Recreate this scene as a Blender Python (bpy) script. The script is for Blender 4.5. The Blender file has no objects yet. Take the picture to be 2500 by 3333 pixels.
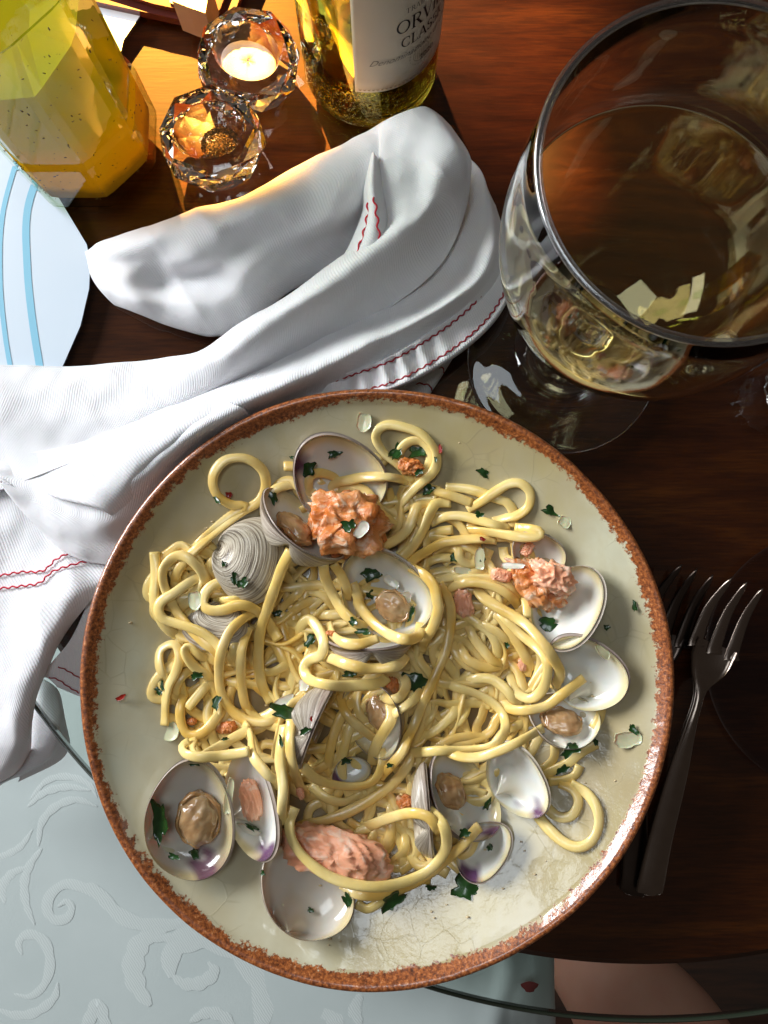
import bpy, math, random
import numpy as np
from mathutils import Vector, Matrix, noise as mnoise
random.seed(7); np.random.seed(7)
R_ = math.radians
S = bpy.context.scene
C = S.collection
# ---------------------------------------------------------------- camera, light, exposure
H = 0.39            # camera height over the glass table top (metres)
F = 2500.0          # focal length in photo pixels
TH = math.atan(224.0/2500.0)
cam = bpy.data.objects.new('camera', bpy.data.cameras.new('camera')); C.objects.link(cam)
cam.location = (0, 0, H); cam.rotation_euler = (TH, 0, 0)
cam.data.sensor_fit = 'VERTICAL'; cam.data.sensor_height = 24.0; cam.data.lens = 24.0*F/3333.0
cam.data.clip_start = 0.01; cam.data.clip_end = 50
S.camera = cam
S.render.resolution_x = 768; S.render.resolution_y = 1024
w = bpy.data.worlds.new('World'); S.world = w; w.use_nodes = True
w.node_tree.nodes['Background'].inputs[0].default_value = (1.0, 0.84, 0.70, 1)
w.node_tree.nodes['Background'].inputs[1].default_value = 0.065
S.view_settings.view_transform = 'Standard'; S.view_settings.look = 'None'
S.view_settings.exposure = 0.0; S.view_settings.gamma = 1.0
S.cycles.use_denoising = True
S.cycles.max_bounces = 32; S.cycles.transmission_bounces = 32; S.cycles.transparent_max_bounces = 24
S.cycles.glossy_bounces = 6; S.cycles.diffuse_bounces = 4
S.cycles.caustics_refractive = True; S.cycles.caustics_reflective = True
S.cycles.blur_glossy = 0.6; S.cycles.sample_clamp_indirect = 6.0
def look(o, tgt):
    o.rotation_euler = (Vector(tgt)-o.location).to_track_quat('-Z', 'Y').to_euler()
def area(name, loc, tgt, sx, sy, e, col):
    l = bpy.data.lights.new(name, 'AREA'); l.shape = 'RECTANGLE'; l.size = sx; l.size_y = sy; l.energy = e; l.color = col
    o = bpy.data.objects.new(name, l); C.objects.link(o); o.location = loc; look(o, tgt); return o
def spot(name, loc, tgt, deg, e, col, blend, rad):
    l = bpy.data.lights.new(name, 'SPOT'); l.energy = e; l.color = col; l.spot_size = R_(deg); l.spot_blend = blend; l.shadow_soft_size = rad
    o = bpy.data.objects.new(name, l); C.objects.link(o); o.location = loc; look(o, tgt); return o
window = area('window_light', (-1.36, 0.69, 0.68), (-0.02, 0.0, 0), 0.96, 0.67, 50.0, (0.96, 0.975, 1.0))
skylight = area('high_window_light', (-0.17, 0.20, 1.25), (0, -0.05, 0), 0.46, 0.36, 2.7, (0.86, 0.94, 1.0))
sunbeam = spot('sunbeam_light', (-0.42, 1.20, 0.78), (-0.090, 0.290, 0), 7.8, 1500.0, (1.0, 0.45, 0.07), 0.70, 0.010)
sunglow = spot('second_sunbeam_light', (-0.30, 1.25, 0.95), (0.058, 0.322, 0), 5.6, 380.0, (1.0, 0.42, 0.16), 0.7, 0.03)

_c, _s = math.cos(TH), math.sin(TH)
def W(px, py, z=0.0):
    dx, dy, dz = (px-1250.0)/F, -(py-1666.5)/F, -1.0
    wy = dy*_c - dz*_s; wz = dy*_s + dz*_c
    t = (z-H)/wz
    return np.array([dx*t, wy*t, z])
def Wv(px, py, z):   # vectorised
    px = np.asarray(px, float); py = np.asarray(py, float); z = np.asarray(z, float)
    dx = (px-1250.0)/F; dy = -(py-1666.5)/F
    wy = dy*_c + _s; wz = dy*_s - _c
    t = (z-H)/wz
    return np.stack([dx*t, wy*t, z+0*t], -1)
def PX(p):           # world -> photo pixel
    x, y, z = p[0], p[1], p[2]-H
    cy = y*_c + z*_s; cz = -y*_s + z*_c
    return 1250 + F*x/(-cz), 1666.5 - F*cy/(-cz)

# ---------------------------------------------------------------- materials
class NT:
    def __init__(s, name):
        s.m = bpy.data.materials.new(name); s.m.use_nodes = True; s.t = s.m.node_tree; s.n = s.t.nodes; s.n.clear()
        s.out = s.n.new('ShaderNodeOutputMaterial')
        s._tc = None
    def new(s, typ, ins=None, **kw):
        nd = s.n.new(typ)
        for k, v in kw.items(): setattr(nd, k, v)
        for k, v in (ins or {}).items():
            if isinstance(v, bpy.types.NodeSocket): s.t.links.new(v, nd.inputs[k])
            else: nd.inputs[k].default_value = v
        return nd
    def obj(s, scale=(1, 1, 1), rot=(0, 0, 0), gen='Object'):
        if s._tc is None: s._tc = s.new('ShaderNodeTexCoord')
        return s.new('ShaderNodeMapping', {0: s._tc.outputs[gen], 'Scale': scale, 'Rotation': rot}).outputs[0]
    def noise(s, sc, det=4, rough=0.5, vec=None, dist=0.0):
        return s.new('ShaderNodeTexNoise', {'Vector': vec if vec is not None else s.obj(), 'Scale': sc, 'Detail': det, 'Roughness': rough, 'Distortion': dist}).outputs[0]
    def ramp(s, fac, stops, interp='LINEAR'):
        r = s.new('ShaderNodeValToRGB', {0: fac}); cr = r.color_ramp; cr.interpolation = interp
        while len(cr.elements) < len(stops): cr.elements.new(0.5)
        for e, (p, c) in zip(cr.elements, stops):
            e.position = p; e.color = (c, c, c, 1) if isinstance(c, (int, float)) else (*c, 1)
        return r.outputs[0]
    def math(s, op, a, b=0.0, c=None):
        nd = s.n.new('ShaderNodeMath'); nd.operation = op
        for i, v in enumerate((a, b) if c is None else (a, b, c)):
            if isinstance(v, bpy.types.NodeSocket): s.t.links.new(v, nd.inputs[i])
            else: nd.inputs[i].default_value = v
        return nd.outputs[0]
    def mix(s, fac, a, b, mode='MIX'):
        nd = s.n.new('ShaderNodeMix'); nd.data_type = 'RGBA'; nd.blend_type = mode
        for i, v in ((0, fac), (6, a), (7, b)):
            if isinstance(v, bpy.types.NodeSocket): s.t.links.new(v, nd.inputs[i])
            else: nd.inputs[i].default_value = v if isinstance(v, float) else (*v, 1) if i else v
        return nd.outputs[2]
    def bump(s, h, st=0.3, d=0.001, normal=None):
        ins = {'Height': h, 'Strength': st, 'Distance': d}
        if normal is not None: ins['Normal'] = normal
        return s.new('ShaderNodeBump', ins).outputs[0]
    def prin(s, col, rough=0.5, nrm=None, **kw):
        ins = {'Base Color': col if isinstance(col, bpy.types.NodeSocket) else (*col, 1), 'Roughness': rough}
        if nrm is not None: ins['Normal'] = nrm
        for k, v in kw.items(): ins[k.replace('_', ' ')] = v
        return s.new('ShaderNodeBsdfPrincipled', ins).outputs[0]
    def end(s, sh):
        s.t.links.new(sh, s.out.inputs[0]); return s.m
def attr(n, name): return n.new('ShaderNodeAttribute', attribute_name=name)

def m_simple(name, col, rough=0.5, nscale=None, var=0.25, bst=0.0, **kw):
    n = NT(name); c = col; nr = None
    if nscale:
        f = n.noise(nscale, 5)
        c = n.mix(f, tuple(x*(1-var) for x in col), tuple(min(1, x*(1+var)) for x in col))
        if bst: nr = n.bump(f, bst, 0.0006)
    return n.end(n.prin(c, rough, nr, **kw))

def m_pasta():
    n = NT('linguine_pasta')
    oi = n.new('ShaderNodeObjectInfo').outputs['Random']
    f = n.noise(60, 3)
    c = n.mix(oi, (0.84, 0.53, 0.11), (0.92, 0.70, 0.23))
    c = n.mix(n.ramp(f, [(0.35, 0), (0.7, 1)]), c, (0.92, 0.74, 0.33))
    nr = n.bump(n.noise(260, 5, 0.65), 0.28, 0.0006)
    return n.end(n.prin(c, 0.30, nr, Subsurface_Weight=0.10, Subsurface_Radius=(0.5, 0.35, 0.12), Subsurface_Scale=0.004, Coat_Weight=0.45, Coat_Roughness=0.12))
def m_wood():
    n = NT('dark_mahogany_wood')
    v = n.obj((1.0, 7.0, 1.0), (0, 0, R_(-24)))
    g = n.noise(9, 8, 0.62, v, 0.6)
    g2 = n.noise(60, 6, 0.6, n.obj((1, 14, 1), (0, 0, R_(-24))))
    c = n.ramp(g, [(0.28, (0.026, 0.0045, 0.0012)), (0.5, (0.062, 0.0115, 0.0014)), (0.72, (0.115, 0.026, 0.0020))])
    c = n.mix(n.ramp(g2, [(0.4, 0.0), (0.62, 0.55)]), c, (0.018, 0.0036, 0.0012))
    nr = n.bump(g2, 0.10, 0.0004)
    return n.end(n.prin(c, n.ramp(g, [(0.3, 0.35), (0.7, 0.5)]), nr, Specular_IOR_Level=0.1))
def m_glasstop():
    n = NT('clear_table_glass')
    fr = n.new('ShaderNodeFresnel', {'IOR': 1.5}).outputs[0]
    fr = n.math('MULTIPLY', fr, n.math('SUBTRACT', 1.0, n.new('ShaderNodeNewGeometry').outputs['Backfacing']))
    sc = n.noise(7, 5)
    tr = n.new('ShaderNodeBsdfTransparent', {0: (0.93, 0.97, 0.95, 1)}).outputs[0]
    gl = n.new('ShaderNodeBsdfGlossy', {0: (1, 1, 1, 1), 'Roughness': n.ramp(sc, [(0.3, 0.015), (0.7, 0.05)])}).outputs[0]
    return n.end(n.new('ShaderNodeMixShader', {0: fr, 1: tr, 2: gl}).outputs[0])
def m_thin(name, tint=(0.96, 0.97, 0.97), ior=1.5):
    n = NT(name)
    lw = n.new('ShaderNodeFresnel', {'IOR': ior}).outputs[0]
    lw = n.math('MULTIPLY', lw, n.math('SUBTRACT', 1.0, n.new('ShaderNodeNewGeometry').outputs['Backfacing']))
    tr = n.new('ShaderNodeBsdfTransparent', {0: (*tint, 1)}).outputs[0]
    gl = n.new('ShaderNodeBsdfGlossy', {0: (1, 1, 1, 1), 'Roughness': 0.02}).outputs[0]
    return n.end(n.new('ShaderNodeMixShader', {0: lw, 1: tr, 2: gl}).outputs[0])
def m_bottle_thin(name):
    n = NT(name); lw = n.new('ShaderNodeLayerWeight', {'Blend': 0.5}).outputs[1]
    front = n.math('SUBTRACT', 1.0, n.new('ShaderNodeNewGeometry').outputs['Backfacing'])
    tr = n.new('ShaderNodeBsdfTransparent', {0: n.mix(n.ramp(lw, [(0.55, 0), (0.95, 1)]), (0.95, 0.98, 0.93), (0.32, 0.46, 0.20))}).outputs[0]
    gl = n.new('ShaderNodeBsdfGlossy', {0: (1, 1, 1, 1), 'Roughness': 0.03, 'Normal': n.bump(n.noise(60, 3), 0.2, 0.001)}).outputs[0]
    return n.end(n.new('ShaderNodeMixShader', {0: n.math('MULTIPLY', front, n.new('ShaderNodeFresnel', {'IOR': 1.5}).outputs[0]), 1: tr, 2: gl}).outputs[0])
def m_glass(name, col=(1, 1, 1), ior=1.5, rough=0.0, bump=None):
    n = NT(name); ins = {'Color': (*col, 1), 'IOR': ior, 'Roughness': rough}
    if bump: ins['Normal'] = bump(n)
    return n.end(n.new('ShaderNodeBsdfGlass', ins).outputs[0])
def m_cloth():
    n = NT('white_cotton_twill')
    w1 = n.new('ShaderNodeTexWave', {'Vector': n.obj((1, 1, 1), (0, 0, R_(32)), 'UV'), 'Scale': 125.0, 'Distortion': 0.8, 'Detail': 2.0, 'Detail Scale': 6.0}).outputs[1]
    f = n.noise(45, 6, 0.6)
    h = n.math('ADD', n.math('MULTIPLY', w1, 0.22), n.math('MULTIPLY', f, 1.8))
    nr = n.bump(h, 0.5, 0.0010)
    c = n.mix(n.noise(14, 3), (0.70, 0.70, 0.73), (0.77, 0.765, 0.78))
    return n.end(n.prin(c, 0.85, nr, Sheen_Weight=0.25, Sheen_Roughness=0.5, Subsurface_Weight=0.08, Subsurface_Scale=0.003))
def m_plate():
    n = NT('crackled_cream_glaze')
    o = n.obj()
    sep = n.new('ShaderNodeSeparateXYZ', {0: o}); X, Y = sep.outputs[0], sep.outputs[1]
    rr = n.math('SQRT', n.math('ADD', n.math('MULTIPLY', X, X), n.math('MULTIPLY', Y, Y)))
    jag = n.math('MULTIPLY', n.math('SUBTRACT', n.noise(260, 6, 0.75), 0.5), 0.0115)
    jag2 = n.math('MULTIPLY', n.math('SUBTRACT', n.noise(22, 3), 0.5), 0.007)
    rj = n.math('ADD', rr, n.math('ADD', jag, jag2))
    rim = n.ramp(n.math('MULTIPLY', n.math('SUBTRACT', rj, PLATE_R-0.0066), 900.0), [(0.0, 0), (0.6, 1)])
    sp = n.noise(650, 4, 0.7)
    brown = n.ramp(sp, [(0.30, (0.05, 0.013, 0.004)), (0.47, (0.24, 0.065, 0.016)), (0.60, (0.46, 0.14, 0.032)), (0.74, (0.66, 0.33, 0.15))])
    cream = n.ramp(n.noise(16, 5, 0.6), [(0.3, (0.54, 0.49, 0.32)), (0.5, (0.64, 0.62, 0.46)), (0.7, (0.60, 0.63, 0.50))])
    oil = n.ramp(n.noise(22, 5, 0.65, n.obj((1, 0.5, 1), (0, 0, 0.5))), [(0.48, 0.0), (0.64, 0.45)])
    cream = n.mix(n.ramp(n.noise(7, 4, 0.6), [(0.40, 0.0), (0.62, 0.9)]), cream, (0.45, 0.36, 0.19))
    broth_shade = n.ramp(n.math('ADD', n.math('MULTIPLY', rr, 6.0), n.math('MULTIPLY', n.noise(18, 4), 0.35)), [(0.50, 0.9), (0.86, 0.0)])
    cream = n.mix(broth_shade, cream, (0.24, 0.15, 0.045))  # brown broth, deepened to paint the shade in gaps under the heap
    cream = n.mix(oil, cream, (0.50, 0.42, 0.18))
    vo = n.new('ShaderNodeTexVoronoi', {'Vector': n.new('ShaderNodeVectorMath', {0: o, 1: n.new('ShaderNodeVectorMath', {0: n.new('ShaderNodeTexNoise', {'Vector': o, 'Scale': 40.0}).outputs[1], 1: (0.010, 0.010, 0.0)}, operation='MULTIPLY').outputs[0]}, operation='ADD').outputs[0], 'Scale': 78.0}, feature='DISTANCE_TO_EDGE').outputs[0]
    cr = n.math('MULTIPLY', n.ramp(vo, [(0.0, 1), (0.03, 0)]), n.ramp(n.noise(30, 3), [(0.50, 0), (0.60, 1)]))
    cream = n.mix(n.math('MULTIPLY', cr, 0.28), cream, (0.30, 0.26, 0.15))
    col = n.mix(rim, cream, brown)
    wet = n.noise(120, 5, 0.7)
    wl = n.ramp(n.noise(25, 3), [(0.45, 0), (0.6, 1)])
    hgt = n.math('ADD', n.math('ADD', n.math('MULTIPLY', n.math('MULTIPLY', wet, wl), 0.5), n.math('MULTIPLY', rim, n.math('MULTIPLY', sp, 0.8))), n.math('MULTIPLY', cr, 0.15))
    nr = n.bump(hgt, 0.22, 0.0012)
    ro = n.mix(rim, (0.22, 0.22, 0.22), (0.38, 0.38, 0.38))
    return n.end(n.prin(col, ro, nr, Coat_Weight=1.0, Coat_Roughness=0.10, Coat_Normal=n.bump(n.math('MULTIPLY', n.noise(75, 5, 0.65), wl), 0.55, 0.0016)))
def m_shell_out():
    n = NT('clam_shell_outside'); uv = n.new('ShaderNodeUVMap').outputs[0]
    sep = n.new('ShaderNodeSeparateXYZ', {0: uv}); t = sep.outputs[0]
    f = n.new('ShaderNodeTexNoise', {'Vector': n.new('ShaderNodeCombineXYZ', {0: n.math('MULTIPLY', t, 42.0), 1: n.math('MULTIPLY', sep.outputs[1], 3.0)}).outputs[0], 'Scale': 1.0, 'Detail': 5.0, 'Roughness': 0.6}).outputs[0]
    oi = n.new('ShaderNodeObjectInfo').outputs['Random']
    c = n.ramp(f, [(0.34, (0.08, 0.055, 0.04)), (0.45, (0.34, 0.28, 0.20)), (0.54, (0.58, 0.52, 0.40)), (0.75, (0.70, 0.66, 0.56))])
    c = n.mix(n.math('MULTIPLY', n.ramp(t, [(0.6, 0), (1.0, 1)]), n.math('MULTIPLY', oi, 0.7)), c, (0.24, 0.17, 0.17))
    return n.end(n.prin(c, 0.35, n.bump(f, 0.7, 0.0012), Coat_Weight=0.3, Coat_Roughness=0.15))
def m_shell_in():
    n = NT('clam_shell_inside'); c = attr(n, 'Col').outputs[0]
    return n.end(n.prin(c, 0.16, n.bump(n.noise(90, 3), 0.12, 0.001), Coat_Weight=0.6, Coat_Roughness=0.06, Subsurface_Weight=0.1, Subsurface_Scale=0.003))
def m_meat():
    n = NT('cooked_clam_meat')
    f = n.noise(55, 4, 0.5, dist=1.2)
    c = n.ramp(f, [(0.30, (0.26, 0.12, 0.045)), (0.47, (0.46, 0.28, 0.13)), (0.62, (0.56, 0.40, 0.23)), (0.8, (0.66, 0.52, 0.34))])
    return n.end(n.prin(c, 0.22, n.bump(f, 0.3, 0.002), Subsurface_Weight=0.3, Subsurface_Radius=(1, .5, .25), Subsurface_Scale=0.004, Coat_Weight=0.6, Coat_Roughness=0.08))
def m_salmon(name, a, b, c3, sear=0.0):
    n = NT(name)
    f = n.noise(150, 5, 0.6, dist=0.8)
    g = n.noise(45, 3)
    c = n.mix(n.ramp(g, [(0.35, 0), (0.65, 1)]), a, b)
    c = n.mix(n.ramp(f, [(0.52, 0), (0.66, 0.9)]), c, c3)
    if sear: c = n.mix(n.ramp(n.noise(240, 5, 0.7), [(0.60, 0), (0.72, sear)]), c, (0.10, 0.03, 0.01))
    return n.end(n.prin(c, 0.36, n.bump(f, 0.8 if sear else 0.35, 0.002), Subsurface_Weight=0.2, Subsurface_Radius=(1, .4, .25), Subsurface_Scale=0.004, Coat_Weight=0.25, Coat_Roughness=0.2))
def m_damask():
    n = NT('pale_damask_weave')
    h = n.new('ShaderNodeTexWave', {'Vector': n.obj((1, 1, 1), (0, 0, R_(40))), 'Scale': 1500.0, 'Distortion': 1.0}).outputs[1]
    f = n.noise(25, 4)
    c = n.mix(f, (0.42, 0.49, 0.485), (0.50, 0.565, 0.555))
    return n.end(n.prin(c, 0.6, n.bump(n.math('ADD', n.math('MULTIPLY', h, 0.1), f), 0.25, 0.001), Sheen_Weight=0.2))
# ---------------------------------------------------------------- object helpers
def mesh(name, V, Fc, mats, parent=None, smooth=True, mi=None, uv=None, col=None):
    me = bpy.data.meshes.new(name)
    me.from_pydata([tuple(map(float, v)) for v in V], [], [tuple(map(int, f)) for f in Fc])
    for m in (mats if isinstance(mats, (list, tuple)) else [mats]): me.materials.append(m)
    if smooth: me.polygons.foreach_set('use_smooth', [True]*len(me.polygons))
    if mi is not None: me.polygons.foreach_set('material_index', [int(i) for i in mi])
    if uv is not None:
        l = me.uv_layers.new(name='UVMap'); idx = np.empty(len(me.loops), int); me.loops.foreach_get('vertex_index', idx)
        l.data.foreach_set('uv', np.asarray(uv, float)[idx].ravel())
    if col is not None:
        a = me.color_attributes.new('Col', 'FLOAT_COLOR', 'POINT')
        a.data.foreach_set('color', np.concatenate([col, np.ones((len(col), 1))], 1).ravel())
    me.update()
    o = bpy.data.objects.new(name, me); C.objects.link(o)
    if parent is not None: o.parent = parent
    return o
def tag(o, label, cat=None, group=None, kind=None):
    if label: o['label'] = label
    if cat: o['category'] = cat
    if group: o['group'] = group
    if kind: o['kind'] = kind
    return o
def thing(name, label, cat, loc=(0, 0, 0), group=None):
    o = bpy.data.objects.new(name, None); C.objects.link(o); o.location = loc; o.empty_display_size = 0.01
    return tag(o, label, cat, group)
def grid_faces(nr, nc, close_c=False, close_r=False, off=0):
    f = []
    for i in range(nr if close_r else nr-1):
        for j in range(nc if close_c else nc-1):
            a = i*nc+j; b = i*nc+(j+1) % nc; c = ((i+1) % nr)*nc+(j+1) % nc; d = ((i+1) % nr)*nc+j
            f.append((a+off, b+off, c+off, d+off))
    return f
def lathe(name, prof, mat, parent, n=96, smooth=True, closed=False):
    """prof: list of (r,z); r==0 ends become tiny holes closed by an n-gon"""
    V = []; 
    for r, z in prof:
        for k in range(n):
            a = 2*math.pi*k/n; V.append((r*math.cos(a), r*math.sin(a), z))
    Fc = grid_faces(len(prof), n, True, closed)
    if not closed:
        if prof[0][0] > 0: Fc.append(tuple(range(n))[::-1])
        if prof[-1][0] > 0: Fc.append(tuple((len(prof)-1)*n+k for k in range(n)))
    return mesh(name, V, Fc, mat, parent, smooth)
def cr1(P, n):   # Catmull-Rom resample along axis 0 to n points (uniform in parameter)
    P = np.asarray(P, float); m = len(P)
    Q = np.concatenate([2*P[:1]-P[1:2], P, 2*P[-1:]-P[-2:-1]])
    t = np.linspace(0, m-1, n); i = np.minimum(t.astype(int), m-2); u = (t-i).reshape([-1]+[1]*(P.ndim-1))
    a, b, c, d = Q[i], Q[i+1], Q[i+2], Q[i+3]
    return 0.5*((2*b)+(-a+c)*u+(2*a-5*b+4*c-d)*u*u+(-a+3*b-3*c+d)*u**3)
def arclen(P, step):
    P = np.asarray(P, float); d = np.r_[0, np.cumsum(np.linalg.norm(np.diff(P, axis=0), axis=1))]
    n = max(4, int(d[-1]/step)+1); s = np.linspace(0, d[-1], n)
    return np.stack([np.interp(s, d, P[:, k]) for k in range(P.shape[1])], 1)
def smooth1(a, k, it=1):
    a = np.array(a, float)
    for _ in range(it):
        p = np.pad(a, (k, k), mode='edge'); c = np.cumsum(np.r_[0, p]); a = (c[2*k+1:]-c[:-2*k-1])/(2*k+1)
    return a
def tube(P, rx, ry, roll=None, ns=10, taper=None, power=1.0):
    """swept ellipse along P (n,3). returns V,F"""
    P = np.asarray(P, float); n = len(P)
    T = np.gradient(P, axis=0); T /= np.linalg.norm(T, axis=1)[:, None]+1e-12
    up = np.array([0, 0, 1.0]); B = np.cross(T, up); B /= np.linalg.norm(B, axis=1)[:, None]+1e-9
    N = np.cross(B, T)
    if roll is not None:
        cs, sn = np.cos(roll)[:, None], np.sin(roll)[:, None]; B, N = B*cs+N*sn, -B*sn+N*cs
    a = np.linspace(0, 2*np.pi, ns, endpoint=False)
    ca = np.sign(np.cos(a))*np.abs(np.cos(a))**power; sa = np.sign(np.sin(a))*np.abs(np.sin(a))**power
    rx = np.broadcast_to(rx, n)[:, None, None]; ry = np.broadcast_to(ry, n)[:, None, None]
    V = P[:, None]+B[:, None]*ca[None, :, None]*rx+N[:, None]*sa[None, :, None]*ry
    Fc = grid_faces(n, ns, True)
    Fc.append(tuple(range(ns))[::-1]); Fc.append(tuple((n-1)*ns+k for k in range(ns)))
    return V.reshape(-1, 3), Fc
def join(parts):
    V = []; Fc = []; o = 0
    for v, f in parts:
        V.append(np.asarray(v, float)); Fc += [tuple(i+o for i in q) for q in f]; o += len(v)
    return np.concatenate(V), Fc

# ---------------------------------------------------------------- scene measures
pc = W(1225, 2211, 0.030)
PLATE_C = pc.copy(); PLATE_C[2] = 0
PLATE_R = 0.5*(W(2193, 2211, 0.030)[0]-W(257, 2211, 0.030)[0])
def plate_z(r):
    q = np.clip((r/PLATE_R-0.42)/0.58, 0, 1)
    return 0.0065+0.0235*q**1.75

M_pasta = m_pasta(); M_wood = m_wood(); M_top = m_glasstop(); M_cloth = m_cloth(); M_plate = m_plate()
M_so = m_shell_out(); M_si = m_shell_in(); M_meat = m_meat(); M_damask = m_damask()
M_pink = m_salmon('pink_cooked_salmon', (0.92, 0.40, 0.22), (0.93, 0.48, 0.30), (0.94, 0.68, 0.52))
M_sear = m_salmon('seared_orange_salmon', (0.62, 0.17, 0.025), (0.70, 0.30, 0.10), (0.76, 0.58, 0.40), 0.9)
M_mantle = m_simple('orange_brown_mantle', (0.48, 0.27, 0.11), 0.22, 90, 0.4, 0.4, Coat_Weight=0.6, Coat_Roughness=0.08, Subsurface_Weight=0.2, Subsurface_Scale=0.003)
M_parsley = m_simple('wet_parsley_leaf', (0.014, 0.055, 0.010), 0.25, 300, 0.6, 0.4, Coat_Weight=0.5, Coat_Roughness=0.1)
M_onion = m_simple('translucent_onion', (0.72, 0.70, 0.46), 0.2, 120, 0.12, 0.5, Transmission_Weight=0.12, Subsurface_Weight=0.3, Subsurface_Scale=0.003, Coat_Weight=0.5)
M_onionw = m_simple('white_onion', (0.78, 0.74, 0.62), 0.22, 120, 0.12, 0.3, Subsurface_Weight=0.3, Subsurface_Scale=0.003, Coat_Weight=0.4)
M_chili = m_simple('red_chili_skin', (0.32, 0.015, 0.008), 0.25, 300, 0.4, 0.3, Coat_Weight=0.5)
M_thread = m_simple('red_cotton_thread', (0.55, 0.012, 0.035), 0.7)
M_threadd = m_simple('dark_red_thread', (0.30, 0.008, 0.02), 0.7)
M_steel = m_simple('brushed_steel', (0.25, 0.20, 0.17), 0.26, 200, 0.15, 0.05, Metallic=1.0)
M_clear = m_glass('clear_drinking_glass', (1, 1, 1), 1.5)
M_crystal = m_glass('cut_crystal', (1, 1, 1), 1.55)

# ---------------------------------------------------------------- the table, chair and floor
TC = W(2050, 818, 0.0); TR = 2450*H/F*1.004
table = thing('glass_topped_table', 'dark round wooden table under a larger clear glass top', 'table', (TC[0], TC[1], 0))
def disc(name, R, z0, z1, mat, parent, bev=0.0012):
    prof = [(0.0005, z0), (R-bev, z0), (R, z0+bev), (R, z1-bev), (R-bev, z1), (0.0005, z1)]
    return lathe(name, prof, mat, parent, 360, smooth=False)
disc('wooden_tabletop', TR-0.0215, -0.032, -0.0062, M_wood, table, 0.004)
disc('glass_top', TR, -0.006, 0.0, M_top, table)
n = NT('green_glass_edge')
M_gedge = n.end(n.prin((0.035, 0.045, 0.030), 0.15, Coat_Weight=1.0))
rim = []
for k in range(720):
    a = 2*math.pi*k/720
    for r, z in ((TR+0.0002, -0.0057), (TR+0.0014, -0.0046), (TR+0.0014, -0.0012), (TR+0.0002, -0.0002)):
        rim.append((r*math.cos(a), r*math.sin(a), z))
mesh('glass_edge', rim, grid_faces(720, 4, True, True), M_gedge, table)

# floor, far below
n = NT('dark_floor_boards'); f = n.noise(12, 6, 0.6, n.obj((1, 9, 1), (0, 0, 0.4)))
M_floor = n.end(n.prin(n.ramp(f, [(0.3, (0.010, 0.003, 0.002)), (0.7, (0.045, 0.014, 0.006))]), 0.55))
mesh('floor', [(-3, -3, -0.72), (3, -3, -0.72), (3, 3, -0.72), (-3, 3, -0.72)], [(0, 1, 2, 3)], M_floor, smooth=False)['kind'] = 'structure'

# damask seat, its right side falls away near the plate bottom
ZS = -0.060
seat = thing('upholstered_seat', 'pale grey seat in leaf-scroll damask below the table edge at the left', 'seat')
def seatW(px, py, z): return Wv(px, py, z)
us = [-900, -300, 200, 700, 1200, 1560, 1700, 1765, 1800, 1806]
zs = [0, 0.002, 0.001, 0, -0.001, -0.004, -0.012, -0.022, -0.04, -0.10]
rows = []
for py in (1500, 1900, 2300, 2700, 3000, 3200, 3450, 3900):
    rows.append([(px+(6*math.sin(py*0.02+i)), py, ZS+zz+0.004*math.sin(py*0.011+px*0.013)*(px > 1400)) for i, (px, zz) in enumerate(zip(us, zs))])
G = np.array(rows); G = cr1(cr1(G, 70).transpose(1, 0, 2), 110).transpose(1, 0, 2)
P = Wv(G[..., 0], G[..., 1], G[..., 2])
wr = np.array([[0.0045*max(0, mnoise.noise(Vector((px*0.012, py*0.004, 1)))) * min(1, max(0, (px-1450)/150)) for px, py in zip(G[i, :, 0], G[i, :, 1])] for i in range(70)])
P[..., 2] += wr
mesh('seat_cover', P.reshape(-1, 3), grid_faces(70, 110), M_damask, seat)
n = NT('raised_damask_motif')
h = n.new('ShaderNodeTexWave', {'Vector': n.obj((1, 1, 1), (0, 0, R_(-35))), 'Scale': 260.0, 'Distortion': 4.0, 'Detail': 2.0}).outputs[1]
M_motif = n.end(n.prin(n.mix(h, (0.48, 0.545, 0.535), (0.56, 0.62, 0.61)), 0.38, n.bump(h, 0.2, 0.0004), Sheen_Weight=0.4))
strokes = [
 ([(250,1262),(285,1240),(310,1265),(290,1310),(240,1320),(205,1280),(215,1215),(280,1165),(360,1180),(430,1225),(500,1290),(575,1345),(660,1375)], 30),
 ([(340,1190),(400,1180),(450,1230),(520,1300),(620,1340),(740,1340),(860,1310),(960,1290)], 42),
 ([(95,1470),(80,1420),(110,1385),(165,1390),(205,1440),(215,1520),(190,1600),(130,1650),(60,1640)], 30),
 ([(650,1690),(600,1620),(575,1540),(590,1450),(640,1390),(720,1370)], 62),
 ([(740,1570),(735,1490),(770,1425),(850,1390),(950,1400),(1040,1450),(1105,1540),(1135,1640),(1130,1760),(1080,1860)], 85),
 ([(745,1560),(800,1595),(870,1590),(925,1545),(900,1500)], 40),
 ([(560,1450),(640,1400),(740,1400),(800,1440)], 28),
 ([(180,1010),(130,1080),(105,1160),(115,1260),(150,1340)], 26),
 ([(165,1000),(180,900),(240,830),(330,800),(420,830)], 24),
 ([(120,830),(190,770),(290,745),(390,760)], 22),
 ([(130,800),(200,720),(290,700),(380,730),(420,790)], 20),
 ([(330,1850),(380,1760),(420,1690),(450,1750),(480,1850)], 40),
 ([(20,1250),(10,1180),(50,1120),(120,1090)], 26),
 ([(1320,1650),(1390,1690),(1450,1760),(1480,1850)], 50),
 ([(1560,1640),(1530,1700),(1560,1780)], 40),
 ([(-40,1050),(20,1040),(90,1000),(140,930)], 20),
 ([(820,1760),(900,1720),(980,1750),(1010,1830)], 36),
 ([(-20,1700),(60,1730),(150,1720),(230,1660),(250,1590)], 28),
]
def zq(A): return np.interp(A[:, 0], us, zs)+0.00014
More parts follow.
